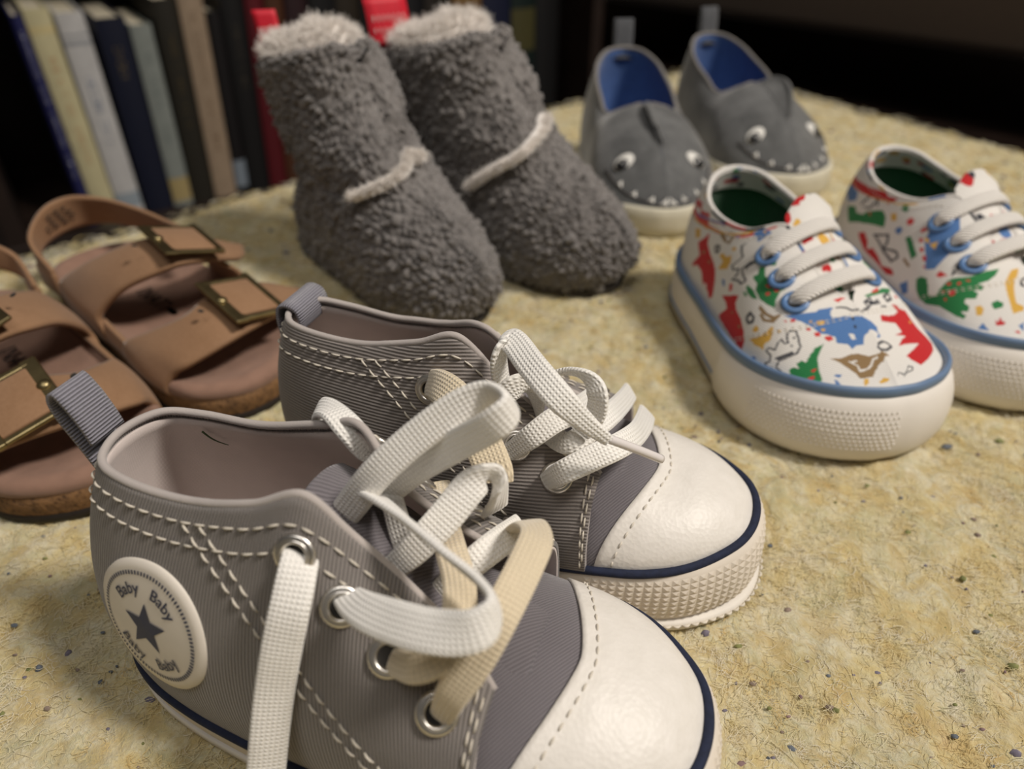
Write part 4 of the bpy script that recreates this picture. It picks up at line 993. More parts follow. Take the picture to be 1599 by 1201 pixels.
    ('w', 'l', [(23.62, 2.04), (23.92, 2.06), (24.10, 1.78), (24.19, 2.00)], 0.04),
    ('w', 'l', [(23.69, 2.04), (23.75, 2.29)], 0.04),
    ('b', 'p', [(23.53, 0.96), (23.70, 1.10), (23.72, 0.86), (23.58, 0.84)]),
    ('b', 'p', [(23.62, 0.66), (23.76, 0.29), (23.88, 0.35), (23.73, 0.61)]),
    ('y', 'p', [(24.37, 1.32), (24.49, 1.44), (24.58, 1.00), (24.54, 0.59), (24.44, 0.90)]),
    ('y', 'p', [(24.89, 1.47), (24.95, 2.31), (25.24, 2.87), (25.19, 1.95), (24.97, 1.29)]),
    ('k', 'l', [(0.88, 2.93), (1.12, 2.72), (1.17, 2.00), (1.47, 1.87), (1.70, 1.92), (1.76, 1.60), (1.61, 1.49), (1.37, 1.79), (1.05, 1.91)], 0.035),
]
MOTIFS_2 = [
    ('b', 'p', [(7.08, 0.39), (6.87, 0.67), (6.54, 0.36), (6.67, 0.18)]),
    ('k', 'l', [(5.65, 1.87), (5.69, 2.02)], 0.05),
    ('k', 'p', [(5.84, 2.23), (5.78, 2.40), (5.57, 2.24), (5.63, 2.07)]),
    ('d', 'p', [(5.17, 1.97), (5.02, 2.15), (4.98, 2.06)]),
    ('d', 'p', [(5.22, 0.91), (5.16, 1.01), (5.05, 0.86)]),
    ('d', 'p', [(5.51, 1.09), (5.43, 1.20), (5.34, 1.07)]),
    ('d', 'p', [(5.29, 1.25), (5.17, 1.46), (5.02, 1.35), (5.05, 1.15), (5.20, 1.15)]),
    ('d', 'p', [(5.29, 1.71), (5.23, 1.86), (5.13, 1.76), (5.19, 1.65)]),
    ('d', 'p', [(5.59, 1.47), (5.47, 1.62), (5.40, 1.48), (5.52, 1.41)]),
    ('g', 'p', [(6.61, 0.89), (6.56, 1.07), (6.30, 1.16), (6.06, 0.98), (5.82, 0.73), (5.56, 0.79), (5.60, 1.19), (5.63, 1.39), (5.56, 1.72), (5.11, 2.25), (4.88, 2.86), (4.65, 3.29), (4.52, 2.94), (4.51, 2.60), (4.69, 2.21), (4.48, 2.29), (4.37, 2.12), (4.60, 1.90), (4.38, 1.91), (4.27, 1.68), (4.57, 1.41), (4.48, 1.24), (4.23, 1.26), (4.11, 1.03), (4.35, 0.84), (4.05, 0.81), (4.03, 0.62), (4.46, 0.57), (5.16, 0.57), (5.63, 0.39), (5.99, 0.43), (6.32, 0.60)]),
    ('d', 'p', [(6.13, 1.44), (6.09, 1.68), (5.76, 1.73), (5.94, 1.47)]),
    ('d', 'p', [(6.80, 1.39), (6.70, 1.47), (6.61, 1.36)]),
    ('d', 'p', [(7.08, 1.65), (6.94, 1.74), (6.81, 1.59), (6.91, 1.52)]),
    ('d', 'p', [(7.42, 1.80), (7.28, 1.90), (7.17, 1.78), (7.27, 1.71)]),
    ('d', 'p', [(7.72, 2.04), (7.58, 2.13), (7.47, 2.01), (7.56, 1.92)]),
    ('d', 'p', [(7.92, 2.28), (7.88, 2.50), (7.71, 2.45), (7.76, 2.24)]),
    ('y', 'p', [(7.55, 2.16), (7.41, 2.25), (7.22, 2.15), (7.38, 2.07)]),
    ('y', 'p', [(7.18, 2.12), (7.01, 2.41), (6.86, 2.11)]),
    ('w', 'p', [(7.58, 3.11), (7.47, 3.23), (7.34, 3.15), (7.46, 3.05)]),
    ('b', 'p', [(7.77, 2.56), (7.64, 2.95), (7.60, 3.42), (7.28, 3.72), (6.25, 2.89), (6.33, 2.18), (6.34, 1.58), (6.58, 1.36), (7.01, 1.75), (7.45, 2.07), (7.57, 2.39)]),
    ('n', 'l', [(7.61, 1.15), (7.27, 1.08)], 0.05),
    ('g', 'p', [(8.24, 1.82), (8.10, 1.96), (7.68, 1.73), (7.29, 1.55), (7.33, 1.30), (7.74, 1.50)]),
    ('k', 'l', [(9.47, 1.47), (9.05, 1.79), (8.85, 1.41), (8.90, 1.15), (8.13, 1.21), (7.92, 1.07), (8.06, 0.82), (8.72, 1.01), (9.21, 1.31), (9.47, 1.47)], 0.05),
    ('r', 'p', [(10.03, 1.06), (9.82, 1.32), (9.54, 1.02), (9.40, 0.65), (9.27, 0.89), (8.89, 0.75), (8.37, 0.49), (7.80, 0.63), (7.56, 0.49), (7.92, 0.34), (8.79, 0.47), (9.45, 0.55), (9.79, 0.79)]),
    ('b', 'p', [(8.96, 2.21), (8.83, 2.37), (8.61, 2.16), (8.64, 1.93), (8.84, 2.00)]),
    ('d', 'p', [(8.79, 2.69), (8.72, 2.90), (8.47, 2.67), (8.45, 2.44), (8.62, 2.45)]),
    ('y', 'p', [(14.29, 1.15), (14.55, 1.32), (8.82, 3.73), (9.00, 3.80)]),
    ('g', 'p', [(9.28, 3.47), (9.19, 3.70), (9.02, 3.44), (9.02, 3.17), (9.19, 3.23)]),
    ('y', 'p', [(9.42, 2.86), (9.27, 2.97), (9.11, 2.59), (9.26, 2.49)]),
    ('d', 'p', [(10.07, 2.29), (9.98, 2.38), (9.93, 2.15)]),
    ('g', 'p', [(11.02, 1.66), (10.65, 2.05), (10.47, 1.84), (10.22, 1.98), (10.14, 2.28), (9.69, 2.83), (9.49, 2.59), (9.33, 2.04), (9.69, 1.88), (10.27, 1.46), (10.60, 1.10)]),
    ('k', 'l', [(10.08, 3.41), (9.91, 2.89)], 0.035),
    ('k', 'l', [(10.47, 2.40), (10.32, 3.27), (10.14, 3.43), (10.03, 3.07), (10.10, 2.54), (10.33, 2.35)], 0.035),
    ('d', 'p', [(11.31, 2.77), (11.65, 2.44)]),
    ('b', 'p', [(11.72, 2.12), (11.65, 2.44), (10.88, 2.71), (10.75, 2.29), (11.11, 1.83), (11.72, 1.97), (11.75, 2.04)]),
    ('b', 'p', [(14.28, 2.12), (14.35, 2.44), (15.12, 2.71), (15.25, 2.29), (14.89, 1.83), (14.28, 1.97), (14.25, 2.04)]),
    ('d', 'p', [(14.69, 2.77), (14.35, 2.44)]),
    ('k', 'l', [(15.53, 2.40), (15.68, 3.27), (15.86, 3.43), (15.97, 3.07), (15.90, 2.54), (15.67, 2.35)], 0.035),
    ('k', 'l', [(15.92, 3.41), (16.09, 2.89)], 0.035),
    ('r', 'p', [(16.07, 3.92), (12.21, 1.42), (11.98, 1.86), (11.63, 2.38), (11.24, 2.78), (11.06, 2.51), (11.11, 2.18), (11.90, 1.35), (16.46, 3.74), (16.33, 3.21), (16.21, 3.65)]),
    ('r', 'p', [(16.50, 3.85), (11.62, 1.57), (11.20, 1.97), (11.21, 1.76), (11.86, 1.13), (16.42, 3.46)]),
    ('w', 'p', [(12.21, 1.25), (12.03, 1.60), (11.96, 1.53), (12.11, 1.15)]),
    ('g', 'p', [(14.98, 1.66), (15.35, 2.05), (15.53, 1.84), (15.78, 1.98), (15.86, 2.28), (16.31, 2.83), (16.51, 2.59), (16.67, 2.04), (16.31, 1.88), (15.73, 1.46), (15.40, 1.10)]),
    ('d', 'p', [(15.93, 2.29), (16.02, 2.38), (16.07, 2.15)]),
    ('y', 'p', [(16.58, 2.86), (16.73, 2.97), (16.89, 2.59), (16.74, 2.49)]),
    ('g', 'p', [(16.72, 3.47), (16.81, 3.70), (16.98, 3.44), (16.98, 3.17), (16.81, 3.23)]),
    ('y', 'p', [(11.71, 1.15), (11.45, 1.32), (17.18, 3.73), (17.00, 3.80)]),
    ('d', 'p', [(17.21, 2.69), (17.28, 2.90), (17.53, 2.67), (17.55, 2.44), (17.38, 2.45)]),
    ('b', 'p', [(17.04, 2.21), (17.17, 2.37), (17.39, 2.16), (17.36, 1.93), (17.16, 2.00)]),
    ('r', 'p', [(15.97, 1.06), (16.18, 1.32), (16.46, 1.02), (16.60, 0.65), (16.73, 0.89), (17.11, 0.75), (17.63, 0.49), (18.20, 0.63), (18.44, 0.49), (18.08, 0.34), (17.21, 0.47), (16.55, 0.55), (16.21, 0.79)]),
    ('k', 'l', [(16.53, 1.47), (16.95, 1.79), (17.15, 1.41), (17.10, 1.15), (17.87, 1.21), (18.08, 1.07), (17.94, 0.82), (17.28, 1.01), (16.79, 1.31), (16.53, 1.47)], 0.05),
    ('g', 'p', [(17.76, 1.82), (17.90, 1.96), (18.32, 1.73), (18.71, 1.55), (18.67, 1.30), (18.26, 1.50)]),
    ('n', 'l', [(18.39, 1.15), (18.73, 1.08)], 0.05),
    ('b', 'p', [(18.23, 2.56), (18.36, 2.95), (18.40, 3.42), (18.72, 3.72), (19.75, 2.89), (19.67, 2.18), (19.66, 1.58), (19.42, 1.36), (18.99, 1.75), (18.55, 2.07), (18.43, 2.39)]),
    ('w', 'p', [(18.42, 3.11), (18.53, 3.23), (18.66, 3.15), (18.54, 3.05)]),
    ('y', 'p', [(18.82, 2.12), (18.99, 2.41), (19.14, 2.11)]),
    ('y', 'p', [(18.45, 2.16), (18.59, 2.25), (18.78, 2.15), (18.62, 2.07)]),
    ('d', 'p', [(18.08, 2.28), (18.12, 2.50), (18.29, 2.45), (18.24, 2.24)]),
    ('d', 'p', [(18.28, 2.04), (18.42, 2.13), (18.53, 2.01), (18.44, 1.92)]),
    ('d', 'p', [(18.58, 1.80), (18.72, 1.90), (18.83, 1.78), (18.73, 1.71)]),
    ('d', 'p', [(18.92, 1.65), (19.06, 1.74), (19.19, 1.59), (19.09, 1.52)]),
    ('d', 'p', [(19.20, 1.39), (19.30, 1.47), (19.39, 1.36)]),
    ('d', 'p', [(19.87, 1.44), (19.91, 1.68), (20.24, 1.73), (20.06, 1.47)]),
    ('g', 'p', [(19.39, 0.89), (19.44, 1.07), (19.70, 1.16), (19.94, 0.98), (20.18, 0.73), (20.44, 0.79), (20.40, 1.19), (20.37, 1.39), (20.44, 1.72), (20.89, 2.25), (21.12, 2.86), (21.35, 3.29), (21.48, 2.94), (21.49, 2.60), (21.31, 2.21), (21.52, 2.29), (21.63, 2.12), (21.40, 1.90), (21.62, 1.91), (21.73, 1.68), (21.43, 1.41), (21.52, 1.24), (21.77, 1.26), (21.89, 1.03), (21.65, 0.84), (21.95, 0.81), (21.97, 0.62), (21.54, 0.57), (20.84, 0.57), (20.37, 0.39), (20.01, 0.43), (19.68, 0.60)]),
    ('d', 'p', [(20.41, 1.47), (20.53, 1.62), (20.60, 1.48), (20.48, 1.41)]),
    ('d', 'p', [(20.71, 1.71), (20.77, 1.86), (20.87, 1.76), (20.81, 1.65)]),
    ('d', 'p', [(20.71, 1.25), (20.83, 1.46), (20.98, 1.35), (20.95, 1.15), (20.80, 1.15)]),
    ('d', 'p', [(20.49, 1.09), (20.57, 1.20), (20.66, 1.07)]),
    ('d', 'p', [(20.78, 0.91), (20.84, 1.01), (20.95, 0.86)]),
    ('d', 'p', [(20.83, 1.97), (20.98, 2.15), (21.02, 2.06)]),
    ('y', 'p', [(21.71, 3.51), (21.83, 3.76), (22.06, 3.50), (22.16, 3.25), (22.50, 2.90), (22.92, 2.50), (23.20, 2.59), (23.31, 2.38), (23.14, 1.91), (22.76, 2.33), (22.31, 2.70), (21.98, 2.93), (21.85, 3.22)]),
    ('k', 'l', [(22.33, 3.59), (22.33, 3.45), (22.47, 3.32), (22.57, 3.37)], 0.05),
    ('y', 'p', [(21.96, 1.35), (22.03, 1.54), (22.23, 1.49), (22.36, 1.17), (22.24, 1.02)]),
    ('g', 'p', [(22.26, 1.87), (22.34, 2.12), (22.59, 2.16), (22.69, 1.95), (22.53, 1.66)]),
    ('r', 'p', [(22.81, 1.21), (22.96, 1.09), (22.89, 1.43), (23.07, 1.22), (23.13, 1.32), (23.18, 1.03), (22.99, 0.88)]),
    ('b', 'p', [(22.56, 0.53), (22.60, 0.77), (22.79, 0.59), (22.94, 0.46), (22.58, 0.39)]),
    ('b', 'p', [(23.55, 1.37), (23.60, 1.72), (23.82, 1.05)]),
    ('d', 'p', [(23.58, 0.84), (23.65, 1.05), (23.77, 0.81)]),
    ('k', 'p', [(20.16, 2.23), (20.22, 2.40), (20.43, 2.24), (20.37, 2.07)]),
    ('k', 'l', [(20.35, 1.87), (20.31, 2.02)], 0.05),
    ('b', 'p', [(18.92, 0.39), (19.13, 0.67), (19.46, 0.36), (19.33, 0.18)]),
]
# ------------------------------------------------------------------ dinosaur print sneakers (a pair)
m_print = NT('printed_canvas')
_a = m_print.n('ShaderNodeVertexColor', layer_name='Col')
_uv = m_print.co('UV')
_h = m_print.math('MULTIPLY', m_print.wave(_uv, 15 * .314, 'X', 0.2), m_print.wave(_uv, 15 * .314, 'Y', 0.2))
m_print.set(m_print.mix(0.14, _a.outputs['Color'], m_print.ramp(_h, [(0.1, (.15, .14, .13, 1)), (.6, (1, 1, 1, 1))]), 'MULTIPLY'), 0.8, 0, 0.3, 0.15)
m_print.bump(_h, 0.5, 0.0003); m_print = m_print.m
m_white_rubber = plain('white_rubber', srgb(232, 226, 218), 0.45, var=0.02, scale=90, spec=0.45)
m_blue_rubber = plain('blue_rubber', srgb(104, 128, 160), 0.42, var=0.04, scale=150)
m_blue_eye = plain('blue_eyelet', srgb(92, 126, 172), 0.3, var=0.03)
m_green_lining = fabric('green_lining', srgb(18, 84, 48), kx=9, ky=30, depth=0.6, mode='rib', var=0.3, fuzz=0.3)
m_elastic = fabric('elastic_lace', srgb(238, 233, 226), kx=11, ky=11, depth=1.0, mode='diag', var=0.12, fuzz=0.3, blotch=0.05)

DB = [(.35, 0, 1.75), (.75, 1.3, 1.72), (1.9, 2.1, 1.68), (3.3, 2.4, 1.66), (4.6, 2.55, 1.66), (5.7, 2.72, 1.68), (6.7, 2.88, 1.74), (7.8, 3.02, 1.84), (8.7, 2.98, 1.95), (9.5, 2.72, 2.05), (10.2, 2.2, 2.13), (10.75, 1.45, 2.18), (11.05, .6, 2.2), (11.1, 0, 2.2)]
DM = [(.38, 0, 3.3), (.78, 1.25, 3.3), (1.9, 1.95, 3.15), (3.2, 2.15, 3.05), (4.6, 2.15, 3.15), (5.5, 2.05, 3.4), (6.5, 2.1, 3.35), (7.5, 2.15, 3.25), (8.4, 2.05, 3.12), (9.1, 1.75, 2.98), (9.75, 1.3, 2.84), (10.35, .78, 2.66), (10.8, .3, 2.42), (11.08, 0, 2.23)]
DT = [(.75, 0, 4.75), (1.1, .95, 4.62), (2.0, 1.6, 4.25), (3.2, 1.75, 4.1), (4.5, 1.5, 4.25), (5.5, .85, 4.7), (6.2, .68, 4.4), (7.1, .6, 4.02), (8.0, .45, 3.68), (8.55, 0, 3.46), (9.3, 0, 3.18), (10, 0, 2.88), (10.65, 0, 2.52), (11.06, 0, 2.25)]
def flat_ridge(b, m, t, k):        # the centre line is crossed level, without a crease
    rx = [q[0] for q in t[k - 1:]]; rz = [q[2] for q in t[k - 1:]]
    return [p if i < k else (p[0], p[1], b[i][2] + (float(np.interp(p[0], rx, rz)) - b[i][2]) * .70) for i, p in enumerate(m)]
DM = flat_ridge(DB, DM, DT, 9)
mirr = lambda L: L[::-1] + [(x, -y, z) for x, y, z in L[1:]]

def in_poly(U, V, poly):
    """even-odd test of many points against one polygon"""
    p = np.asarray(poly, float); inside = np.zeros(U.shape, bool)
    x0, y0 = p[-1]
    for x1, y1 in p:
        c = ((y1 > V) != (y0 > V))
        with np.errstate(divide='ignore', invalid='ignore'):
            xi = (x0 - x1) * (V - y1) / (y0 - y1) + x1
        inside ^= c & (U < xi); x0, y0 = x1, y1
    return inside

def near_line(U, V, pts, w):
    d = np.full(U.shape, 1e9)
    for (x0, y0), (x1, y1) in zip(pts[:-1], pts[1:]):
        dx, dy = x1 - x0, y1 - y0; L = dx * dx + dy * dy + 1e-12
        t = np.clip(((U - x0) * dx + (V - y0) * dy) / L, 0, 1)
        d = np.minimum(d, np.hypot(U - x0 - t * dx, V - y0 - t * dy))
    return d < w

INK = dict(r=srgb(200, 28, 34)[:3], g=srgb(38, 128, 70)[:3], b=srgb(84, 126, 184)[:3], y=srgb(226, 178, 78)[:3], n=srgb(150, 122, 84)[:3], k=srgb(48, 50, 60)[:3], w=srgb(236, 232, 226)[:3], d=srgb(214, 62, 60)[:3])

def paint(W, H, motifs):
    """W, H: paint coordinates (cm) of every vertex; motifs: (ink, kind, points[, width])"""
    C = np.empty(W.shape + (3,)); C[:] = INK['w']
    for m in motifs:
        pts = np.asarray(m[2], float)
        pad = 0.2
        box = (W > pts[:, 0].min() - pad) & (W < pts[:, 0].max() + pad) & (H > pts[:, 1].min() - pad) & (H < pts[:, 1].max() + pad)
        if not box.any(): continue
        w, h_ = W[box], H[box]
        k = in_poly(w, h_, pts) if m[1] == 'p' else near_line(w, h_, pts, m[3])
        c = C[box]; c[k] = INK[m[0]]; C[box] = c
    return C

def blue_eyelet(c, n, root, R=0.30, r=0.095):
    V, F = torus_data(c + n * 0.03, n, R, r, ell=0.75)
    mesh('eyelet', V, F, m_blue_eye, root)
    a = np.linspace(0, 2 * np.pi, 16, endpoint=False)
    e1 = unit(np.cross([0, 0, 1], n)); e2 = np.cross(n, e1)
    mesh('eyelet_hole', c + n * 0.02 + (R - .03) * (np.cos(a)[:, None] * e1 + np.sin(a)[:, None] * e2), [tuple(range(16))], m_hole, root, False)

def dino_shoe(label, loc, rz, motifs, seed, lean=0.0, shear=0.0, slim=(0.0, 0.0), nu=620, nv=150):
    root = thing('printed_sneaker', label, 'shoe', loc, rz)
    def nar(x, a): return 1 - a * min(1, max(0, (x - .5) / 2)) * min(1, max(0, (10.9 - x) / 1.8))
    def mirr(L): return [(x, y * nar(x, slim[0]), z) for x, y, z in L[::-1]] + [(x, -y * nar(x, slim[1]), z) for x, y, z in L[1:]]
    def deform(P):
        P = np.array(P, float); t = np.clip((P[..., 2] - 1.9) / 2.3, 0, 1.1); x0 = P[..., 0].copy(); P[..., 0] -= shear * t * P[..., 1] * np.clip((x0 - 1) / 3, 0, 1) * np.clip((11 - x0) / 2.5, 0, 1); P[..., 1] += lean * t * np.clip(x0 / 4, 0, 1)
        return P
    SF = Surf(mirr(DB), mirr(DM), mirr(DT), deform)
    U, V = np.meshgrid(np.linspace(0, 1, nu), np.linspace(0, 1, nv), indexing='ij')
    G = SF(U, V)
    a = np.concatenate([[0], np.cumsum(np.linalg.norm(np.diff(G[:, 0], axis=0), axis=1))])
    d = np.linalg.norm(np.diff(G, axis=1), axis=2); b = np.concatenate([np.zeros((nu, 1)), np.cumsum(d, 1)], 1)
    cols = paint(U * 26, V * 4, motifs)
    up = sheet('printed_upper', G, m_print, root, col=cols, uv=np.stack([np.repeat(a[:, None], nv, 1), b], -1))
    weld(up)
    k0, k1 = 4 / 26, 22 / 26
    GI = SF.grid(120, 20, k0, k1)
    sheet('lining', GI - gnormals(GI) * 0.10, m_green_lining, root, thick=0.04)
    us = np.linspace(4.6 / 26, 21.4 / 26, 200)
    R_ = SF(us, np.ones(200))
    n_ = SF.n(us, np.full(200, 0.995))
    # padded printed collar rim
    k = 9; an = np.linspace(0, 2 * np.pi, k, endpoint=False)
    T = unit(np.gradient(R_, axis=0)); nb = unit(np.cross(T, n_))
    c0 = R_ - n_ * 0.075
    rim = c0[:, None] + 0.10 * (np.cos(an)[None, :, None] * n_[:, None] + np.sin(an)[None, :, None] * nb[:, None])
    q = np.random.default_rng(seed)
    rc = np.empty((200, k, 3)); rc[:] = INK['w']
    pos = 0
    while pos < 196:
        L = int(q.integers(2, 9)); ink = q.choice(list('wwwrbykw')); rc[pos:pos + L, : int(q.integers(3, 9))] = INK[ink]; pos += L
    sheet('collar_rim', rim, m_print, root, cv=True, col=rc)
    # inside back of the collar is faced with the same print
    HB = SF.grid(90, 16, 8.6 / 26, 17.4 / 26, 0.72, 1.0)
    hc = np.empty((90, 16, 3)); hc[:] = INK['w']
    for _ in range(34):
        i, j, L = int(q.integers(0, 86)), int(q.integers(0, 14)), int(q.integers(2, 5)); hc[i:i + L, j:j + 3] = INK[q.choice(list('rbygk'))]
    sheet('collar_facing', HB - gnormals(HB) * 0.16, m_print, root, thick=0.03, col=hc)
    # sole
    O = cr([(x, y, 0) for x, y, z in mirr(DB)[:-1]], 300, closed=True); Zl = cr([(z,) for x, y, z in mirr(DB)[:-1]], 300, closed=True)[:, 0]
    T = unit(np.roll(O, -1, 0) - np.roll(O, 1, 0)); nr = np.stack([T[:, 1], -T[:, 0], 0 * T[:, 0]], 1)
    if (nr * (O - O.mean(0))).sum() < 0: nr = -nr
    toe = 1 / (1 + np.exp(-(O[:, 0] - 7.35) / 0.09)); toe2 = np.clip((O[:, 0] - 7.3) / 3, 0, 1)
    rows = []
    for dd, q_, bump_ in ((-.5, 1.0, 0), (.02, 1.0, 0), (.13, .94, .4), (.17, .85, 1), (.20, .7, 1.5), (.22, .55, 1.8), (.22, .40, 1.9), (.21, .25, 1.9), (.17, .12, 1.7), (.08, .03, 1.4), (-.1, 0, 1)):
        p = O + nr * (dd + bump_ * (0.06 * toe + 0.13 * toe2))[:, None]
        p[:, 2] = q_ * Zl
        rows.append(p)
    rows.append(O.mean(0) + (O - O.mean(0)) * 0.05)
    sheet('rubber_sole', np.stack(rows, 1), m_white_rubber, root, cu=True)
    P = O + nr * 0.10; P[:, 2] = Zl + 0.02
    n = len(P); an = np.linspace(0, 2 * np.pi, 12, endpoint=False)
    line = P[:, None] + 0.10 * np.cos(an)[None, :, None] * nr[:, None] + 0.19 * np.sin(an)[None, :, None] * np.array([0, 0, 1.0])
    sheet('blue_foxing', line, m_blue_rubber, root, cu=True, cv=True)
    idx = [i for i in range(n) if O[i, 0] < 7.2]
    brk = [k for k in range(len(idx) - 1) if idx[k + 1] - idx[k] > 1]
    seq = idx[brk[0] + 1:] + idx[:brk[0] + 1] if brk else idx
    P = O + nr * 0.215; P[:, 2] = Zl * 0.30
    tube('sole_stripe', P[seq], 0.05, m_blue_rubber, root, 6)
    # embossed texture at the toe of the sole
    st = []
    Ls = np.concatenate([[0], np.cumsum(np.linalg.norm(np.diff(O, axis=0), axis=1))])
    f = lambda s, A: np.stack([np.interp(s, Ls, A[:, i]) for i in range(A.shape[1])], -1)
    mid = Ls[n // 2] if O[n // 2, 0] > 8 else 0
    tipi = int(np.argmax(O[:, 0])); s0 = Ls[tipi]
    for s in np.arange(s0 - 3.4, s0 + 3.4, 0.125):
        for j in range(9):
            ss = s + (0.06 if j % 2 else 0); q_ = .80 - j * .062
            if ss < 0 or ss > Ls[-1]: continue
            o = f(np.array([ss]), O)[0]; nn = unit(f(np.array([ss]), nr)[0]); zz = np.interp(ss, Ls, Zl); t2 = np.interp(ss, Ls, toe2); t1 = np.interp(ss, Ls, toe)
            dd = np.interp(-q_, [-1, -.94, -.85, -.7, -.55, -.4, -.25], [.02, .13, .17, .2, .22, .22, .21]); bb = np.interp(-q_, [-1, -.94, -.85, -.7, -.55, -.4, -.25], [0, .4, 1, 1.5, 1.8, 1.9, 1.9])
            c = o + nn * (dd + bb * (.06 * t1 + .13 * t2)); c[2] = q_ * zz
            tv = np.cross(nn, [0, 0, 1])
            st.append((np.array([c + tv * .058, c + [0, 0, .055], c - tv * .058, c - np.array([0, 0, .055]), c + nn * .045]), [(0, 1, 4), (1, 2, 4), (2, 3, 4), (3, 0, 4)]))
    tag(mesh('toe_emboss', *join(st), m_white_rubber, root, False), kind='stuff')
    # insole, tongue
    cen = O.mean(0)
    mesh_r = np.stack([cen + (O - cen) * k_ * .9 + np.array([0, 0, 1.9]) for k_ in (.05, .5, 1)], 1)
    sheet('insole', mesh_r, m_green_lining, root, cu=True, flip=True)
    C = cr([(5.0, 0, 5.2), (5.5, 0, 4.8), (6.3, 0, 4.25), (7.6, 0, 3.65), (8.9, 0, 2.75)], 90)
    ty = np.linspace(-1, 1, 61); w = np.interp(np.linspace(0, 1, 90), [0, .06, .15, 1], [.35, .6, .9, 1.0])
    TG = np.stack([np.repeat(C[:, :1], 61, 1), w[:, None] * ty[None] + .28 - .24 * np.linspace(0, 1, 90)[:, None], C[:, 2:3] - .30 * ty[None] ** 2 * w[:, None]], -1)
    mt = []
    for _ in range(26):
        x, y, s = q.uniform(4.4, 8.6), q.uniform(-.9, .9), q.uniform(.1, .28); kk = int(q.integers(5, 9)); ph = q.uniform(0, 6.28)
        mt.append((q.choice(list('rbygrnk')), 'p', [(x + s * q.uniform(.6, 1.2) * math.cos(ph + t), y + s * q.uniform(.6, 1.2) * math.sin(ph + t)) for t in np.linspace(0, 6.28, kk, endpoint=False)]))
    sheet('tongue', deform(TG), m_print, root, thick=0.12, flip=True, col=paint(TG[..., 0], TG[..., 1], mt))
    # eyelets and elastic laces
    for j, v in ((5.5, .80), (6.6, .78), (7.6, .74)):
        ends = []
        for sgn in (1, -1):
            u = 0.5 - sgn * j / 26
            vv_ = v + (.07 if sgn > 0 else -.07); c = SF(u, vv_); nn = SF.n(u, vv_)
            blue_eyelet(c, nn, root)
            ends.append((c, nn))
        (a_, na), (b_, nb_) = ends
        m_ = (a_ + b_) / 2; up_ = unit(na + nb_)
        pts = [a_ - na * .18 + (m_ - a_) * .02, a_ + na * .16 + (m_ - a_) * .10, a_ * .62 + m_ * .38 + up_ * .40, m_ + up_ * .50, b_ * .62 + m_ * .38 + up_ * .40, b_ + nb_ * .16 + (m_ - b_) * .10, b_ - nb_ * .18]
        nrm_ = [na + up_ * .1, na + up_ * .4, up_ + na * .5, up_, up_ + nb_ * .5, nb_ + up_ * .4, nb_ + up_ * .1]
        pts = [p + np.array([.10, 0, 0]) * (0.5 if i in (0, 6) else 0) for i, p in enumerate(pts)]
        ribbon('elastic_lace', pts, nrm_, [.40, .48, .52, .52, .52, .48, .40], 0.19, m_elastic, root, n=60, k=7)
    # seams
    stt = []
    for sgn in (-1, 1):
        c = lambda j: 0.5 - sgn * np.asarray(j) / 26.0
        s_ = np.linspace(0, 1, 90); j = (1 - s_) ** 2 * 9.4 + 2 * s_ * (1 - s_) * 8.9 + s_ ** 2 * 6.7; v = (1 - s_) ** 2 * .98 + 2 * s_ * (1 - s_) * .62 + s_ ** 2 * .05
        for of in (0, .14):
            stt += stitch_data(SF(c(j + of), v), SF.n(c(j + of), v), .13, .06, .014)
        j = np.linspace(.3, 5.2, 200); v = np.full(200, .86)
        stt += stitch_data(SF(c(j), v), SF.n(c(j), v), .13, .06, .016)
    tag(mesh('stitching', *join(stt), m_thread, root), kind='stuff')
    return root, SF

D1, DR1 = (7.8, 26.0), -77.0
D2, DR2 = (14.45, 28.3), -80.0
dinA, SD1 = dino_shoe('dinosaur print sneaker with white toe bumper seen whole, beside the grey shark slipper', D1, DR1, MOTIFS_1, 3, -.05, .26, (.085, 0.0))
dinB, SD2 = dino_shoe('dinosaur print sneaker cut off by the right edge of the photo', D2, DR2, MOTIFS_2, 5, -.05, .2, (0.0, .06))
# ------------------------------------------------------------------ grey shark slippers (a pair)
m_felt = NT('grey_felt'); _v = m_felt.co('Object')
_f = m_felt.noise(_v, 160, 5, .6, .5); _g = m_felt.noise(_v, 45, 3)
m_felt.set(m_felt.mix(0.5, m_felt.ramp(_f, [(.3, srgb(62, 63, 64)), (.7, srgb(104, 105, 105))]), m_felt.ramp(_g, [(.35, srgb(56, 57, 58)), (.65, srgb(108, 109, 109))])), .85, 0, .3, .6)
m_felt.bump(_f, .4, .0008); m_felt = m_felt.m
m_blue_lining = plain('blue_lining', srgb(66, 100, 158), 0.85, var=0.1, scale=300, sheen=.3)
m_cream_sole = plain('cream_sole', srgb(206, 200, 180), 0.7, var=0.08, scale=140, bump=.2)
m_eye_white = plain('eye_white', srgb(226, 224, 218), 0.6, var=.02)
m_eye_black = plain('eye_black', (0.012, 0.012, 0.014, 1), 0.25, var=.02)
m_felt_dark = plain('dark_felt', srgb(62, 58, 58), .9, var=.2, scale=300, sheen=.4)
m_tab_dark = fabric('dark_tab_webbing', srgb(92, 94, 98), kx=14, ky=14, depth=.7, mode='rib', var=.2)
m_trim_grey = plain('grey_edge_tape', srgb(120, 116, 112), .85, var=.15, scale=500, sheen=.4)
KB = [(.0, 0, 1.15), (.45, 1.35, 1.15), (1.6, 2.2, 1.12), (3, 2.5, 1.1), (4.4, 2.65, 1.1), (5.8, 2.8, 1.1), (7, 2.95, 1.1), (8, 3.02, 1.12), (9, 2.95, 1.15), (9.9, 2.65, 1.2), (10.7, 2.1, 1.25), (11.35, 1.3, 1.3), (11.7, .5, 1.3), (11.75, 0, 1.3)]
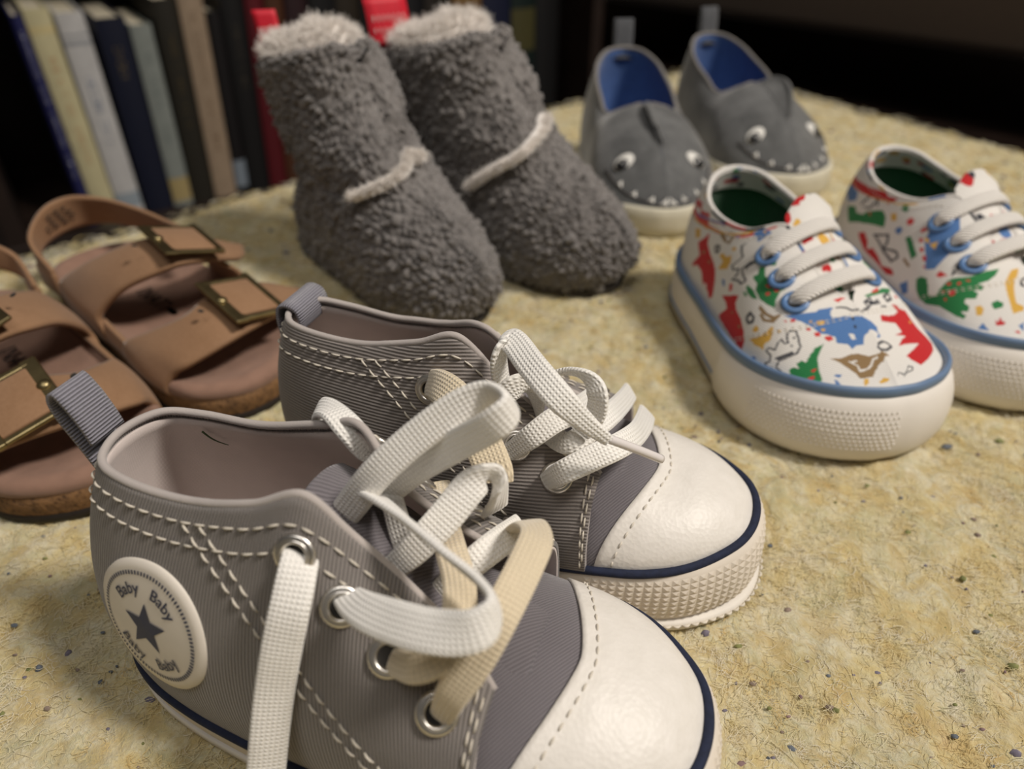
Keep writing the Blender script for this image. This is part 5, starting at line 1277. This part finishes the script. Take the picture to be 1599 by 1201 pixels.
KM = [(-.05, 0, 3.3), (.4, 1.35, 3.3), (1.5, 2.15, 3.1), (2.9, 2.4, 2.9), (4.3, 2.5, 2.8), (5.6, 2.45, 2.9), (6.7, 2.35, 3.2), (7.7, 2.25, 3.1), (8.6, 2.1, 2.95), (9.5, 1.75, 2.65), (10.3, 1.3, 2.35), (11.05, .8, 2.0), (11.55, .3, 1.65), (11.72, 0, 1.42)]
KT = [(.3, 0, 5.7), (.6, .95, 5.6), (1.5, 1.6, 5.2), (2.7, 1.85, 4.7), (4.1, 1.9, 4.25), (5.4, 1.75, 3.75), (6.05, .9, 4.15), (6.2, .05, 4.35), (7.2, .03, 4.15), (8.4, .02, 3.75), (9.6, .01, 3.1), (10.7, .005, 2.35), (11.4, 0, 1.75), (11.7, 0, 1.45)]

KM = flat_ridge(KB, KM, KT, 8)
def shark_shoe(label, loc, rz, fin_lean, fin_h):
    root = thing('shark_slipper', label, 'shoe', loc, rz)
    SF = Surf(mirr(KB), mirr(KM), mirr(KT))
    G = SF.grid(220, 40)
    weld(sheet('felt_upper', G, m_felt, root))
    GI = SF.grid(100, 20, 7.5 / 26, 18.5 / 26)
    sheet('blue_lining', GI - gnormals(GI) * .09, m_blue_lining, root, thick=.05)
    us = np.linspace(6.3 / 26, 19.7 / 26, 180)
    tube('collar_tape', SF(us, np.ones(180)) - SF.n(us, np.full(180, .99)) * .05, .11, m_trim_grey, root, 8)
    O = cr([(x, y, 0) for x, y, z in mirr(KB)[:-1]], 200, closed=True); Zl = cr([(z,) for x, y, z in mirr(KB)[:-1]], 200, closed=True)[:, 0]
    T = unit(np.roll(O, -1, 0) - np.roll(O, 1, 0)); nr = np.stack([T[:, 1], -T[:, 0], 0 * T[:, 0]], 1)
    if (nr * (O - O.mean(0))).sum() < 0: nr = -nr
    rows = [np.column_stack([(O + nr * d)[:, :2], q * Zl]) for d, q in ((-.4, 1.0), (.08, 1.02), (.17, .95), (.2, .7), (.2, .35), (.16, .1), (.05, 0))] + [O.mean(0) + (O - O.mean(0)) * .05]
    sheet('rubber_sole', np.stack(rows, 1), m_cream_sole, root, cu=True)
    cen = O.mean(0)
    sheet('insole', np.stack([cen + (O - cen) * k_ * .9 + np.array([0, 0, 1.4]) for k_ in (.05, .5, 1)], 1), m_blue_lining, root, cu=True, flip=True)
    def disc(name, u, v, a0, b0, ra, rb, lift, mat, dome=.0, par=root):
        r = np.linspace(.02, 1, 6); th = np.linspace(0, 2 * np.pi, 28, endpoint=False)
        Rg, Tg = np.meshgrid(r, th, indexing='ij')
        P = SF.off(u, v, a0 + Rg * ra * np.cos(Tg), b0 + Rg * rb * np.sin(Tg), lift + dome * (1 - Rg ** 2))
        e = SF.off(u, v, a0 + ra * 1.03 * np.cos(th), b0 + rb * 1.03 * np.sin(th), 0.0)
        return sheet(name, np.concatenate([P, e[None]]), mat, par, cv=True)
    for sgn in (1, -1):
        u = .5 - sgn * 9.0 / 26
        e = disc('eye', u, .53, 0, 0, .34, .50, .05, m_eye_white, .06)
        disc('pupil', u, .53, -sgn * .10, -.14, .25, .29, .125, m_eye_black, .06, e)
        disc('pupil_glint', u, .53, -sgn * .06, -.08, .04, .05, .185, m_eye_white, .0, e)
    # mouth seam with pointed teeth
    seam = []
    us = np.linspace(9.0 / 26, 0, 60)
    for sgn in (1, -1):
        j = np.linspace(8.4, 12.9, 60); v = np.interp(j, [8.4, 10.4, 12.9], [.34, .20, .27])
        u = .5 - sgn * j / 26
        seam.append((SF(u, v) + SF.n(u, v) * .03, SF.n(u, v)))
        for k in range(4):
            jj = 9.6 + k * .92; vv = float(np.interp(jj, [8.4, 10.4, 12.9], [.34, .20, .27])); uu = .5 - sgn * jj / 26
            P = SF.off(uu, vv, np.array([-.17, .17, 0.0, 0.0]), np.array([0, 0, .30, .10]), np.array([.03, .03, .05, .13]))
            mesh('tooth', P, [(0, 1, 3), (1, 2, 3), (2, 0, 3)], m_eye_white, root, False)
    V, F = join([tube_data(p, .045, 6) for p, n in seam]); mesh('mouth_seam', V, F, m_felt_dark, root)
    # dorsal fin: a curved felt leaf standing on the vamp
    s = np.linspace(0, 1, 18); t = np.linspace(0, 1, 12)
    S_, T_ = np.meshgrid(s, t, indexing='ij')
    base = np.stack([6.7 + 2.7 * S_, 0 * S_, np.interp(6.7 + 2.7 * S_, [6.2, 7.2, 8.4, 9.6], [4.33, 4.13, 3.73, 3.1])], -1)
    hgt = fin_h * np.sin(np.pi * np.clip(S_, 0, 1) ** .75) ** .8
    fin = base + np.stack([-.45 * T_ * (1 - S_), fin_lean * np.sin(T_ * 1.5) * hgt, T_ * hgt * (1 - .25 * abs(fin_lean))], -1)
    sheet('fin', fin, m_felt, root, thick=.18)
    # webbing pull loop at the heel
    P = cr([(.15, 0, 4.9), (-.05, 0, 5.7), (-.12, 0, 6.6), (.02, 0, 7.05), (.18, 0, 6.6), (.3, 0, 5.8), (.42, 0, 5.1)], 30)
    y = np.linspace(-.5, .5, 7)
    sheet('pull_tab', P[:, None] + y[None, :, None] * np.array([0, 1.0, 0]), m_tab_dark, root, thick=.07)
    return root
shark_shoe('grey shark slipper with blue lining between the fuzzy bootie and the other slipper', (5.9, 41.5), -85, -.55, .6)
shark_shoe('grey shark slipper farthest back, its fin leaning out and blue lining showing', (11.3, 45.5), -75, .75, .95)
# ------------------------------------------------------------------ grey sherpa booties (a pair)
m_sherpa = NT('grey_sherpa'); _v = m_sherpa.co('Object')
_f = m_sherpa.noise(_v, 330, 4, .65); _g = m_sherpa.noise(_v, 40, 3)
m_sherpa.set(m_sherpa.mix(.35, m_sherpa.ramp(_f, [(.3, srgb(98, 94, 92)), (.7, srgb(142, 137, 134))]), m_sherpa.ramp(_g, [(.35, srgb(100, 96, 94)), (.65, srgb(134, 130, 127))])), .95, 0, .15, .5)
m_sherpa.bump(_f, .5, .0006); m_sherpa = m_sherpa.m
m_fleece = plain('white_fleece', srgb(246, 240, 234), .95, var=.08, scale=300, sheen=.4)
m_red = plain('red_label', srgb(206, 26, 48), .6, var=.06, scale=300)
m_white_print = plain('label_print', srgb(230, 190, 190), .6, var=.02)
m_grip = plain('dark_grip_sole', srgb(70, 66, 64), .9, var=.1)
BB = [(0, 0, .15), (.45, 1.25, .15), (1.6, 1.9, .12), (3, 2.1, .12), (4.4, 2.2, .12), (5.7, 2.3, .12), (6.9, 2.4, .14), (7.9, 2.45, .15), (8.9, 2.4, .18), (9.7, 2.15, .22), (10.4, 1.7, .3), (10.95, 1.1, .35), (11.25, .45, .4), (11.3, 0, .4)]
BM = [(.25, 0, 3.6), (.65, 1.35, 3.6), (1.6, 1.95, 3.5), (2.9, 2.15, 3.4), (4.2, 2.3, 3.4), (5.5, 2.4, 3.3), (6.8, 2.45, 3.1), (8.0, 2.4, 2.9), (9.1, 2.15, 2.7), (10.1, 1.8, 2.5), (10.9, 1.4, 2.3), (11.4, .95, 2.15), (11.65, .4, 2.1), (11.7, 0, 2.1)]
BT = [(-.1, 0, 7.3), (.35, 1.5, 7.35), (1.3, 2.15, 7.45), (2.4, 2.4, 7.6), (3.6, 2.2, 7.85), (4.6, 1.5, 8.1), (5.1, .6, 8.25), (5.4, 0, 7.75), (6.1, 0, 6.35), (7.2, 0, 5.3), (8.5, 0, 4.55), (9.8, 0, 3.8), (10.8, 0, 3.1), (11.4, 0, 2.55)]

BM = flat_ridge(BB, BM, BT, 9)
def nodules(G, spacing, amp, seed):
    """knobbly boucle: every vertex is raised by its nearest tuft centre"""
    q = np.random.default_rng(seed)
    n = gnormals(G); P = G.reshape(-1, 3)
    area = np.linalg.norm(np.cross(np.gradient(G, axis=0), np.gradient(G, axis=1)), axis=-1).ravel()
    cnt = int(area.sum() / (spacing ** 2) * 1.15)
    pick = q.choice(len(P), min(cnt, len(P)), replace=False, p=area / area.sum())
    kd = kdtree.KDTree(len(pick))
    for i, k in enumerate(pick): kd.insert(P[k], i)
    kd.balance()
    hh = q.uniform(.55, 1.25, len(pick)); out = np.empty(len(P))
    for i, p in enumerate(P):
        (_, a, d1), (_, b, d2) = kd.find_n(p, 2)
        out[i] = hh[a] * min(1.0, (d2 - d1) / spacing * 1.6) ** .6
    return G + n * (out.reshape(G.shape[:2] + (1,)) - .55) * amp, n

def fur(name, P, N, count, length, rad, mat, parent, seed, curl=.8, K=5):
    q = np.random.default_rng(seed)
    P = P.reshape(-1, 3); N = N.reshape(-1, 3)
    k = q.integers(0, len(P), count)
    p = P[k] + q.normal(0, .03, (count, 3)); d = unit(N[k] + q.normal(0, curl * .6, (count, 3)))
    bend = q.normal(0, curl, (count, 3)); L = length * q.uniform(.5, 1.3, count)
    pts = np.zeros((count, K, 3)); pts[:, 0] = p
    for i in range(1, K):
        d = unit(d + bend * .35); pts[:, i] = pts[:, i - 1] + d * (L / (K - 1))[:, None]
    cu = bpy.data.hair_curves.new(name); cu.add_curves([K] * count)
    cu.points.foreach_set('position', (pts * S).astype(np.float32).ravel())
    ra = cu.attributes.get('radius') or cu.attributes.new('radius', 'FLOAT', 'POINT')
    ra.data.foreach_set('value', (rad * S * np.tile(np.linspace(1, .35, K), count)).astype(np.float32))
    cu.materials.append(mat)
    return tag(link(name, cu, parent), kind='stuff')

def bootie(label, loc, rz, seed, strip, tagw, ys=1.0, yo=0.0):
    root = thing('fuzzy_bootie', label, 'shoe', loc, rz)
    def deform(P):
        P = np.array(P, float); x, y, z = P[..., 0], P[..., 1], P[..., 2]
        pinch = np.exp(-((z - 3.7) / 1.1) ** 2) * np.clip((3.6 - x) / 2.5, 0, 1)
        back = np.clip((z - 5) / 2.5, 0, 1) * np.clip((3 - x) / 3, 0, 1)
        zs = 4.1 + .60 * np.clip(y + 1.8, 0, 3.6)          # where the wrapped shaft ends over the foot
        fr = np.clip((x - 3.2) / 2.2, 0, 1)
        roll = np.exp(-((z - zs - 1.05) / .75) ** 2) * fr; dip = np.exp(-((z - zs + .10) / .40) ** 2) * fr
        P[..., 0] = x + .75 * pinch - .30 * back + .34 * roll - .22 * dip
        P[..., 1] = y * (1 - .14 * pinch + .07 * roll - .03 * dip) * ys + yo
        return P
    SF = Surf(mirr(BB), mirr(BM), mirr(BT), deform)
    G = SF.grid(430, 170)
    D, N = nodules(G, .25, .25, seed)
    weld(sheet('sherpa_upper', D, m_sherpa, root), .02)
    fur('sherpa_fuzz', D, N, 9000, .11, .0055, m_sherpa, root, seed + 1)
    O = cr([(x, y * ys + yo, 0) for x, y, z in mirr(BB)[:-1]], 120, closed=True); cen = O.mean(0)
    sheet('grip_sole', np.stack([O * 1.0 + np.array([0, 0, .25]), O + np.array([0, 0, .02]), cen + (O - cen) * .05 + np.array([0, 0, .02])], 1), m_grip, root, cu=True)
    # fleece lining spilling over the opening
    us = np.linspace(6.4 / 26, 19.6 / 26, 120)
    rim = SF(us, np.ones(120)); c0 = rim.mean(0)
    rows = []
    for k, dz in ((.97, .02), (.93, .26), (.84, .34), (.74, .22), (.66, -.1), (.64, -.7)):
        p = c0 + (rim - c0) * np.array([k, k, 1.0]); p[:, 2] += dz; rows.append(p)
    CL = np.stack([cr(r_, 300, closed=True) for r_ in rows], 1); CL = cr(np.swapaxes(CL, 0, 1), 34).swapaxes(0, 1)
    CD, cn = nodules(CL, .25, .2, seed + 9)
    if cn[150, 12, 2] < 0: CD = 2 * CL - CD
    sheet('sherpa_collar', CD, m_sherpa, root, cu=True)
    rows = []; rim = rim + 0.0; rim[:, 0] = c0[0] + (rim[:, 0] - c0[0]) * .86 - .45; c0 = c0 - np.array([.45, 0, 0])
    for k, dz in ((.80, -.8), (.82, -.1), (.78, .35), (.70, .62), (.56, .74), (.40, .70), (.22, .62), (.04, .6)):
        p = c0 + (rim - c0) * np.array([k, k, 1.0]); p[:, 2] += dz + .25 * np.clip((c0[0] - p[:, 0]) / 2, -1, 1) * (dz > 0); rows.append(p)
    L = np.stack(rows, 1)
    ln = gnormals(L, cu=False)
    if ln[60, 2, 2] < 0: ln = -ln
    lin = sheet('fleece_lining', L, m_fleece, root, cu=True)
    fur('fleece_pile', L[:, 2:], ln[:, 2:], 5200, .42, .014, m_fleece, root, seed + 2, .7)
    # strip of fleece showing along the flap edge
    jv = np.array(strip); jj, vv = jv[:, 0], jv[:, 1]            # negative j: past the ridge, on the other side
    p = cr(SF(.5 + jj / 26, vv), 44); n = unit(cr(SF.n(.5 + jj / 26, np.minimum(vv, .97)), 44))
    tube('flap_fleece', p + n * .12, .22, m_fleece, root, 8)
    fur('fleece_pile', p + n * .24, n, 2200, .30, .014, m_fleece, root, seed + 3, .7)
    # red brand label sewn inside the back of the opening
    (x0, y0, z0), (dx, dy) = tagw
    tl = thing_part = None
    w = np.linspace(0, 1, 5); hh = np.linspace(0, 1, 9)
    W, H = np.meshgrid(w, hh, indexing='ij')
    lab = np.stack([x0 + dx * (W - .5) - .25 * H ** 2, y0 + dy * (W - .5), z0 + 1.75 * H], -1)
    lb = sheet('label', lab, m_red, root, thick=.03); lb['label'] = 'red woven brand label'
    u = unit(np.array([dx, dy, 0])); nn = np.cross(u, [0, 0, 1])
    L0 = math.hypot(dx, dy)
    bars = []
    for k in range(7):
        for z_, hh_ in ((.95, .22), (.55, .16)):
            for off in (.035, -.065):
                c = np.array([x0, y0, z0]) + u * (-.36 + k * .12) * L0 * 1.0 + np.array([-.25 * ((z_) / 1.55) ** 2, 0, z_])
                bars.append((np.array([c + u * .03 + nn * -off, c - u * .03 + nn * -off, c - u * .03 + nn * -off + [0, 0, hh_], c + u * .03 + nn * -off + [0, 0, hh_]]), [(0, 1, 2, 3)]))
    tag(mesh('label_print', *join(bars), m_white_print, lb, False), kind='stuff')
    return root, SF
bootL = bootie('grey fuzzy bootie with white fleece cuff, standing behind the brown sandal', (-8.7, 30.6), -48, 31, ((6.6, .63), (8.0, .77), (9.2, .93), (-9.0, .95), (-8.5, .87)), ((.15, -.9, 7.35), (.45, .75)), .86, -.20)
bootR = bootie('grey fuzzy bootie with large red label, next to the shark slipper', (-4.4, 32.2), -42, 57, ((5.2, .52), (6.1, .62), (7.2, .74), (8.7, .96), (-8.6, .97), (-7.9, .90)), ((.05, -.8, 7.55), (.5, 1.75)), .91, .14)
# ------------------------------------------------------------------ brown two-strap sandals (a pair)
m_nubuck = NT('tan_nubuck'); _v = m_nubuck.co('Object')
_f = m_nubuck.noise(_v, 900, 3); _g = m_nubuck.noise(_v, 60, 4, .6)
m_nubuck.set(m_nubuck.mix(.5, m_nubuck.ramp(_f, [(.3, srgb(140, 106, 76)), (.7, srgb(153, 118, 88))]), m_nubuck.ramp(_g, [(.3, srgb(138, 104, 75)), (.7, srgb(157, 122, 92))])), .72, 0, .3, .15)
m_nubuck.bump(_f, .2, .0003); m_nubuck = m_nubuck.m
m_suede = plain('footbed_suede', srgb(142, 110, 93), .9, var=.1, scale=220, sheen=.2, bump=.2)
m_strap_lining = plain('strap_lining', srgb(164, 122, 100), .9, var=.08, scale=300)
m_cork = NT('cork'); _v = m_cork.co('Object')
_c = m_cork.voro(_v, 600, 'F1', 'Color'); _n = m_cork.noise(_v, 500, 3)
m_cork.set(m_cork.mix(.5, m_cork.ramp(_n, [(.35, srgb(70, 46, 28)), (.6, srgb(128, 92, 56))]), m_cork.ramp(m_cork.voro(_v, 700), [(.1, srgb(60, 40, 24)), (.5, srgb(132, 98, 62))])), .85)
m_cork.bump(_n, .7, .0008); m_cork = m_cork.m
m_outsole = plain('dark_outsole', srgb(34, 26, 22), .8, var=.1)
m_brass = plain('aged_brass', srgb(150, 135, 98), .40, metal=1.0, var=.2, scale=260)
m_ink = plain('footbed_ink', srgb(48, 38, 34), .9, var=.1)
ZO = [(.1, 0), (.45, -1.4), (1.5, -2.0), (3, -2.2), (5, -2.2), (7.8, -2.28), (9.5, -2.4), (11, -2.3), (12.1, -1.9), (12.75, -1.0), (12.85, -.1), (12.5, .95), (11.6, 1.9), (10, 2.5), (8, 2.6), (6, 2.4), (4, 2.2), (2, 2.0), (.65, 1.4)]

def sandal(label, loc, rz, my):
    root = thing('strap_sandal', label, 'shoe', loc, rz)
    fl = lambda P: np.asarray(P, float) * np.array([1, my, 1.0])
    O = cr([(x, y, 0) for x, y in ZO], 200, closed=True); cen = O.mean(0)
    ring = lambda k, z: cen + (O - cen) * k + np.array([0, 0, z])
    up = (O[:, 0:1] > 11.4) * 0.0
    rnd = dict(cu=True, flip=my < 0)
    sheet('outsole', fl(np.stack([ring(1.0, .3), ring(1.01, .2), ring(1.0, .03), ring(.97, .0), ring(.05, .0)], 1)), m_outsole, root, cu=True, flip=my > 0)
    sheet('cork_sole', fl(np.stack([ring(.97, .95), ring(1.0, .9), ring(1.012, .7), ring(1.01, .45), ring(1.0, .25)], 1)), m_cork, root, cu=True, flip=my > 0)
    rows = []
    for k, z in ((1.0, .88), (1.012, 1.05), (1.0, 1.22), (.965, 1.32), (.92, 1.28), (.8, 1.12), (.6, 1.02), (.3, 1.0), (.05, 1.0)): rows.append(ring(k, z))
    R_ = np.stack(rows, 1)
    for i in range(4, 9):       # toe bar and arch of the moulded bed
        x, y = R_[:, i, 0], R_[:, i, 1]
        R_[:, i, 2] += .14 * np.exp(-((x - 10.9) / .35) ** 2 - (y / 1.6) ** 2) - .15 * np.exp(-((x - 2.4) / 1.6) ** 2 - (y / 1.2) ** 2) + .12 * np.exp(-((x - 6) / 1.5) ** 2 - ((y + .8) / 1) ** 2)
    sheet('footbed', fl(R_), m_suede, root, cu=True, flip=my < 0)
    def strap(name, rear, front, mat=m_nubuck, n=60, m=14, lift=.0, thick=.16, bulge=.0, tipround=.0):
        A = cr(rear, n); B = cr(front, n); w = np.linspace(0, 1, m)
        P = A[:, None] * (1 - w)[None, :, None] + B[:, None] * w[None, :, None]
        if tipround:            # rounded free end
            s_ = np.linspace(0, 1, n); e = np.clip((s_ - (1 - tipround)) / tipround, 0, 1)
            sh = np.sqrt(np.clip(1 - e ** 2, 0, 1)) * 1.0 + 1e-3
            mid = (A + B) / 2; P = mid[:, None] + (P - mid[:, None]) * np.where(e > 0, sh, 1)[:, None, None]
        nn = gnormals(P)
        if nn[n // 2, m // 2, 2] < 0: nn = -nn
        P = P + nn * (lift + bulge * (1 - (2 * w - 1) ** 2))[None, :, None]
        P = fl(P)
        g = gnormals(P); f = g[n // 2, m // 2, 2] < 0
        o = sheet(name, P, mat, root, thick=thick, flip=bool(f))
        return P, (-g if f else g)
    # outer side tabs, then the one-piece inner upper with its two straps
    strap('outer_tab', [(5.3, 2.3, .7), (5.3, 2.35, 1.3), (5.6, 2.1, 2.1), (5.9, 1.5, 2.8)], [(8.2, 2.55, .7), (8.0, 2.5, 1.3), (7.8, 2.2, 2.1), (7.8, 1.5, 2.8)])
    strap('outer_tab', [(8.8, 2.55, .7), (8.8, 2.6, 1.1), (9.0, 2.4, 1.7), (9.2, 1.8, 2.2)], [(11.2, 2.1, .7), (11.1, 2.2, 1.1), (10.9, 2.2, 1.6), (10.9, 1.7, 2.1)])
    strap('inner_wall', [(2.9, -2.2, .75), (3.0, -2.27, 1.2), (3.25, -2.17, 1.75)], [(9.2, -2.36, .75), (9.1, -2.42, 1.15), (8.9, -2.3, 1.55)], n=12)
    s1, n1 = strap('instep_strap', [(2.9, -2.2, .75), (3.0, -2.27, 1.3), (3.3, -2.17, 1.8), (4.65, -1.66, 2.65), (5.7, -.6, 3.3), (6.25, .3, 3.48), (6.3, 1.3, 3.15), (5.9, 2.3, 2.65), (5.5, 3.1, 2.2)],
          [(7.3, -2.3, .75), (7.1, -2.38, 1.3), (6.9, -2.3, 1.85), (7.5, -1.6, 2.7), (8.2, -.75, 3.2), (8.5, .1, 3.38), (8.4, 1.2, 3.1), (7.8, 2.3, 2.55), (7.2, 3.1, 2.15)], bulge=.12, tipround=.14)
    s2, n2 = strap('toe_strap', [(8.2, -2.33, .75), (8.4, -2.4, 1.15), (8.6, -2.27, 1.6), (9.3, -1.8, 2.0), (10.1, -.9, 2.5), (9.95, .1, 2.78), (9.5, 1.3, 2.55), (9.2, 2.3, 2.1), (9.0, 3.2, 1.65)],
          [(11.3, -2.22, .7), (11.2, -2.35, 1.0), (11.35, -2.12, 1.5), (11.74, -1.73, 1.9), (12.0, -.8, 2.2), (12.0, .2, 2.35), (11.6, 1.3, 2.2), (11.1, 2.3, 1.85), (10.6, 3.2, 1.55)], bulge=.12, tipround=.14)
    # buckles: plate frame, roller bar and prong on each strap
    def buckle(P, N, i, wid, ln):
        c = P[i, P.shape[1] // 2] + N[i, N.shape[1] // 2] * .20
        ex = unit(P[i, -1] - P[i, 0]); nz = unit(N[i, N.shape[1] // 2]); ey = unit(np.cross(nz, ex)); ex = np.cross(ey, nz)
        if ey @ fl([[0, 1.0, 0]])[0] < 0: ey = -ey
        R = np.stack([ex, ey, nz], 1)
        bars = [((0, -ln / 2, 0), (wid + .3, .42, .12)), ((0, ln / 2, .03), (wid + .3, .22, .16)), ((-wid / 2, 0, .0), (.20, ln, .13)), ((wid / 2, 0, 0), (.20, ln, .13))]
        b = mesh('buckle', *join([box_data(c + R @ np.array(p), s_, R, .05) for p, s_ in bars]), m_brass, root, False)
        b['label'] = 'aged brass buckle frame'
        V, F = box_data(c + R @ np.array([0, .04, .0]), (wid - .26, ln - .12, .16), R, .06); mesh('strap_fold', V, F, m_nubuck, b, True)
        a = np.linspace(0, np.pi / 2, 5); k = 14; th = np.linspace(0, 2 * np.pi, k, endpoint=False)
        cc = c + R @ np.array([0.0, -ln / 2, .06])
        dome = np.stack([cc + .17 * np.cos(x) * (np.cos(th)[:, None] * ex + np.sin(th)[:, None] * ey) + nz * .10 * np.sin(x) for x in a], 0)
        sheet('rivet', dome, m_brass, b, cv=True, flip=my > 0)
        h0 = c + R @ np.array([0, -ln * .95, -.17])
        mesh('strap_hole', np.array([h0 + .09 * (np.cos(x) * ex + np.sin(x) * ey) for x in th]), [tuple(range(k))], m_hole, root, False)
    buckle(s1, n1, 40, 2.1, 1.55)
    buckle(s2, n2, 40, 2.0, 1.45)
    # heel strap: thin band standing round the back
    lo = [(2.4, -2.1, 1.25), (1.4, -2.15, 1.7), (.55, -1.55, 2.05), (.15, -.3, 2.2), (.7, .75, 2.2), (2.2, 1.45, 2.15), (3.8, 1.75, 2.2), (5.6, 1.6, 2.55)]
    hi = [(2.7, -2.1, 1.9), (1.2, -2.1, 2.65), (.5, -1.3, 3.25), (.35, -.35, 3.45), (1.2, .55, 3.35), (2.6, 1.2, 3.15), (4.1, 1.55, 3.0), (5.8, 1.5, 3.2)]
    A = cr(lo, 90); B = cr(hi, 90); w = np.linspace(0, 1, 10)
    P = fl(A[:, None] * (1 - w)[None, :, None] + B[:, None] * w[None, :, None])
    sheet('heel_strap', P, m_nubuck, root, thick=.14, flip=my < 0)
    # faint stamped lines inside the heel strap
    st = []
    for r_, (i0, i1) in enumerate(((26, 38), (25, 39), (27, 38), (26, 36))):
        for i in range(i0, i1):
            wv = .30 + .14 * r_
            q = [A[a_] * (1 - v_) + B[a_] * v_ for a_, v_ in ((i, wv), (i + 1, wv), (i + 1, wv + .06), (i, wv + .06))]
            d = unit(np.array([4, 0, 0]) - np.array(q[0])) * .10; d[2] = 0
            if (i * 7 + r_ * 3) % 4: st.append((fl([p_ + d for p_ in q]), [(0, 1, 2, 3)]))
    tag(mesh('stamp_lines', *join(st), m_ink, root, False), kind='stuff')
    # stitched-on tab where the heel strap meets the side
    V, F = box_data((2.0, -2.22, 1.35), (1.5, .2, .95), rotz(.05), .09); mesh('strap_anchor', fl(V), F if my > 0 else [f[::-1] for f in F], m_nubuck, root, True)
    # footbed lettering
    cu = bpy.data.curves.new('t', 'FONT'); cu.body = 'INATI'; cu.size = 1.0; cu.align_x = 'CENTER'; cu.offset = .02
    o = bpy.data.objects.new('t', cu); COL.objects.link(o); dg = bpy.context.evaluated_depsgraph_get(); dg.update()
    me = bpy.data.meshes.new_from_object(o.evaluated_get(dg)); V = np.array([v.co[:] for v in me.vertices]); F = [tuple(p.vertices) for p in me.polygons]
    bpy.data.objects.remove(o); bpy.data.curves.remove(cu); bpy.data.meshes.remove(me)
    Q = np.column_stack([5.9 + V[:, 0] * .75, -.25 - .2 + V[:, 1] * .75, np.full(len(V), 1.25)])
    mesh('footbed_lettering', Q * np.array([1, my, 1]) if my > 0 else Q * np.array([1, 1, 1]) + np.array([0, .5, 0]), F, m_ink, root, False)
    return root
sandal('brown two-strap sandal standing in front of the books, both brass buckles in view', (-16.7, 26.05), -43, 1)
sandal('brown two-strap sandal cut off by the left edge, behind the star-patch sneaker', (-19.7, 21.8), -43, -1)
# ------------------------------------------------------------------ a blade of dry grass caught on the pale lining of the near sneaker
_u = np.linspace(.5 - 1.95 / 18, .5 - 2.35 / 18, 12); _v = np.linspace(.90, .80, 12)
_p = SA(_u, _v) - SA.n(_u, _v) * (.21 + .04 * np.sin(np.linspace(0, 3.1, 12)))[:, None]
_w = _p @ rotz(math.radians(RA)).T + np.array([LA[0], LA[1], 0])
tag(tube('grass_blade', _w, np.linspace(.022, .008, 12), plain('dry_grass', srgb(70, 84, 50), .8), None, 5), 'tiny green grass blade caught on the lining of the star-patch sneaker', 'grass')
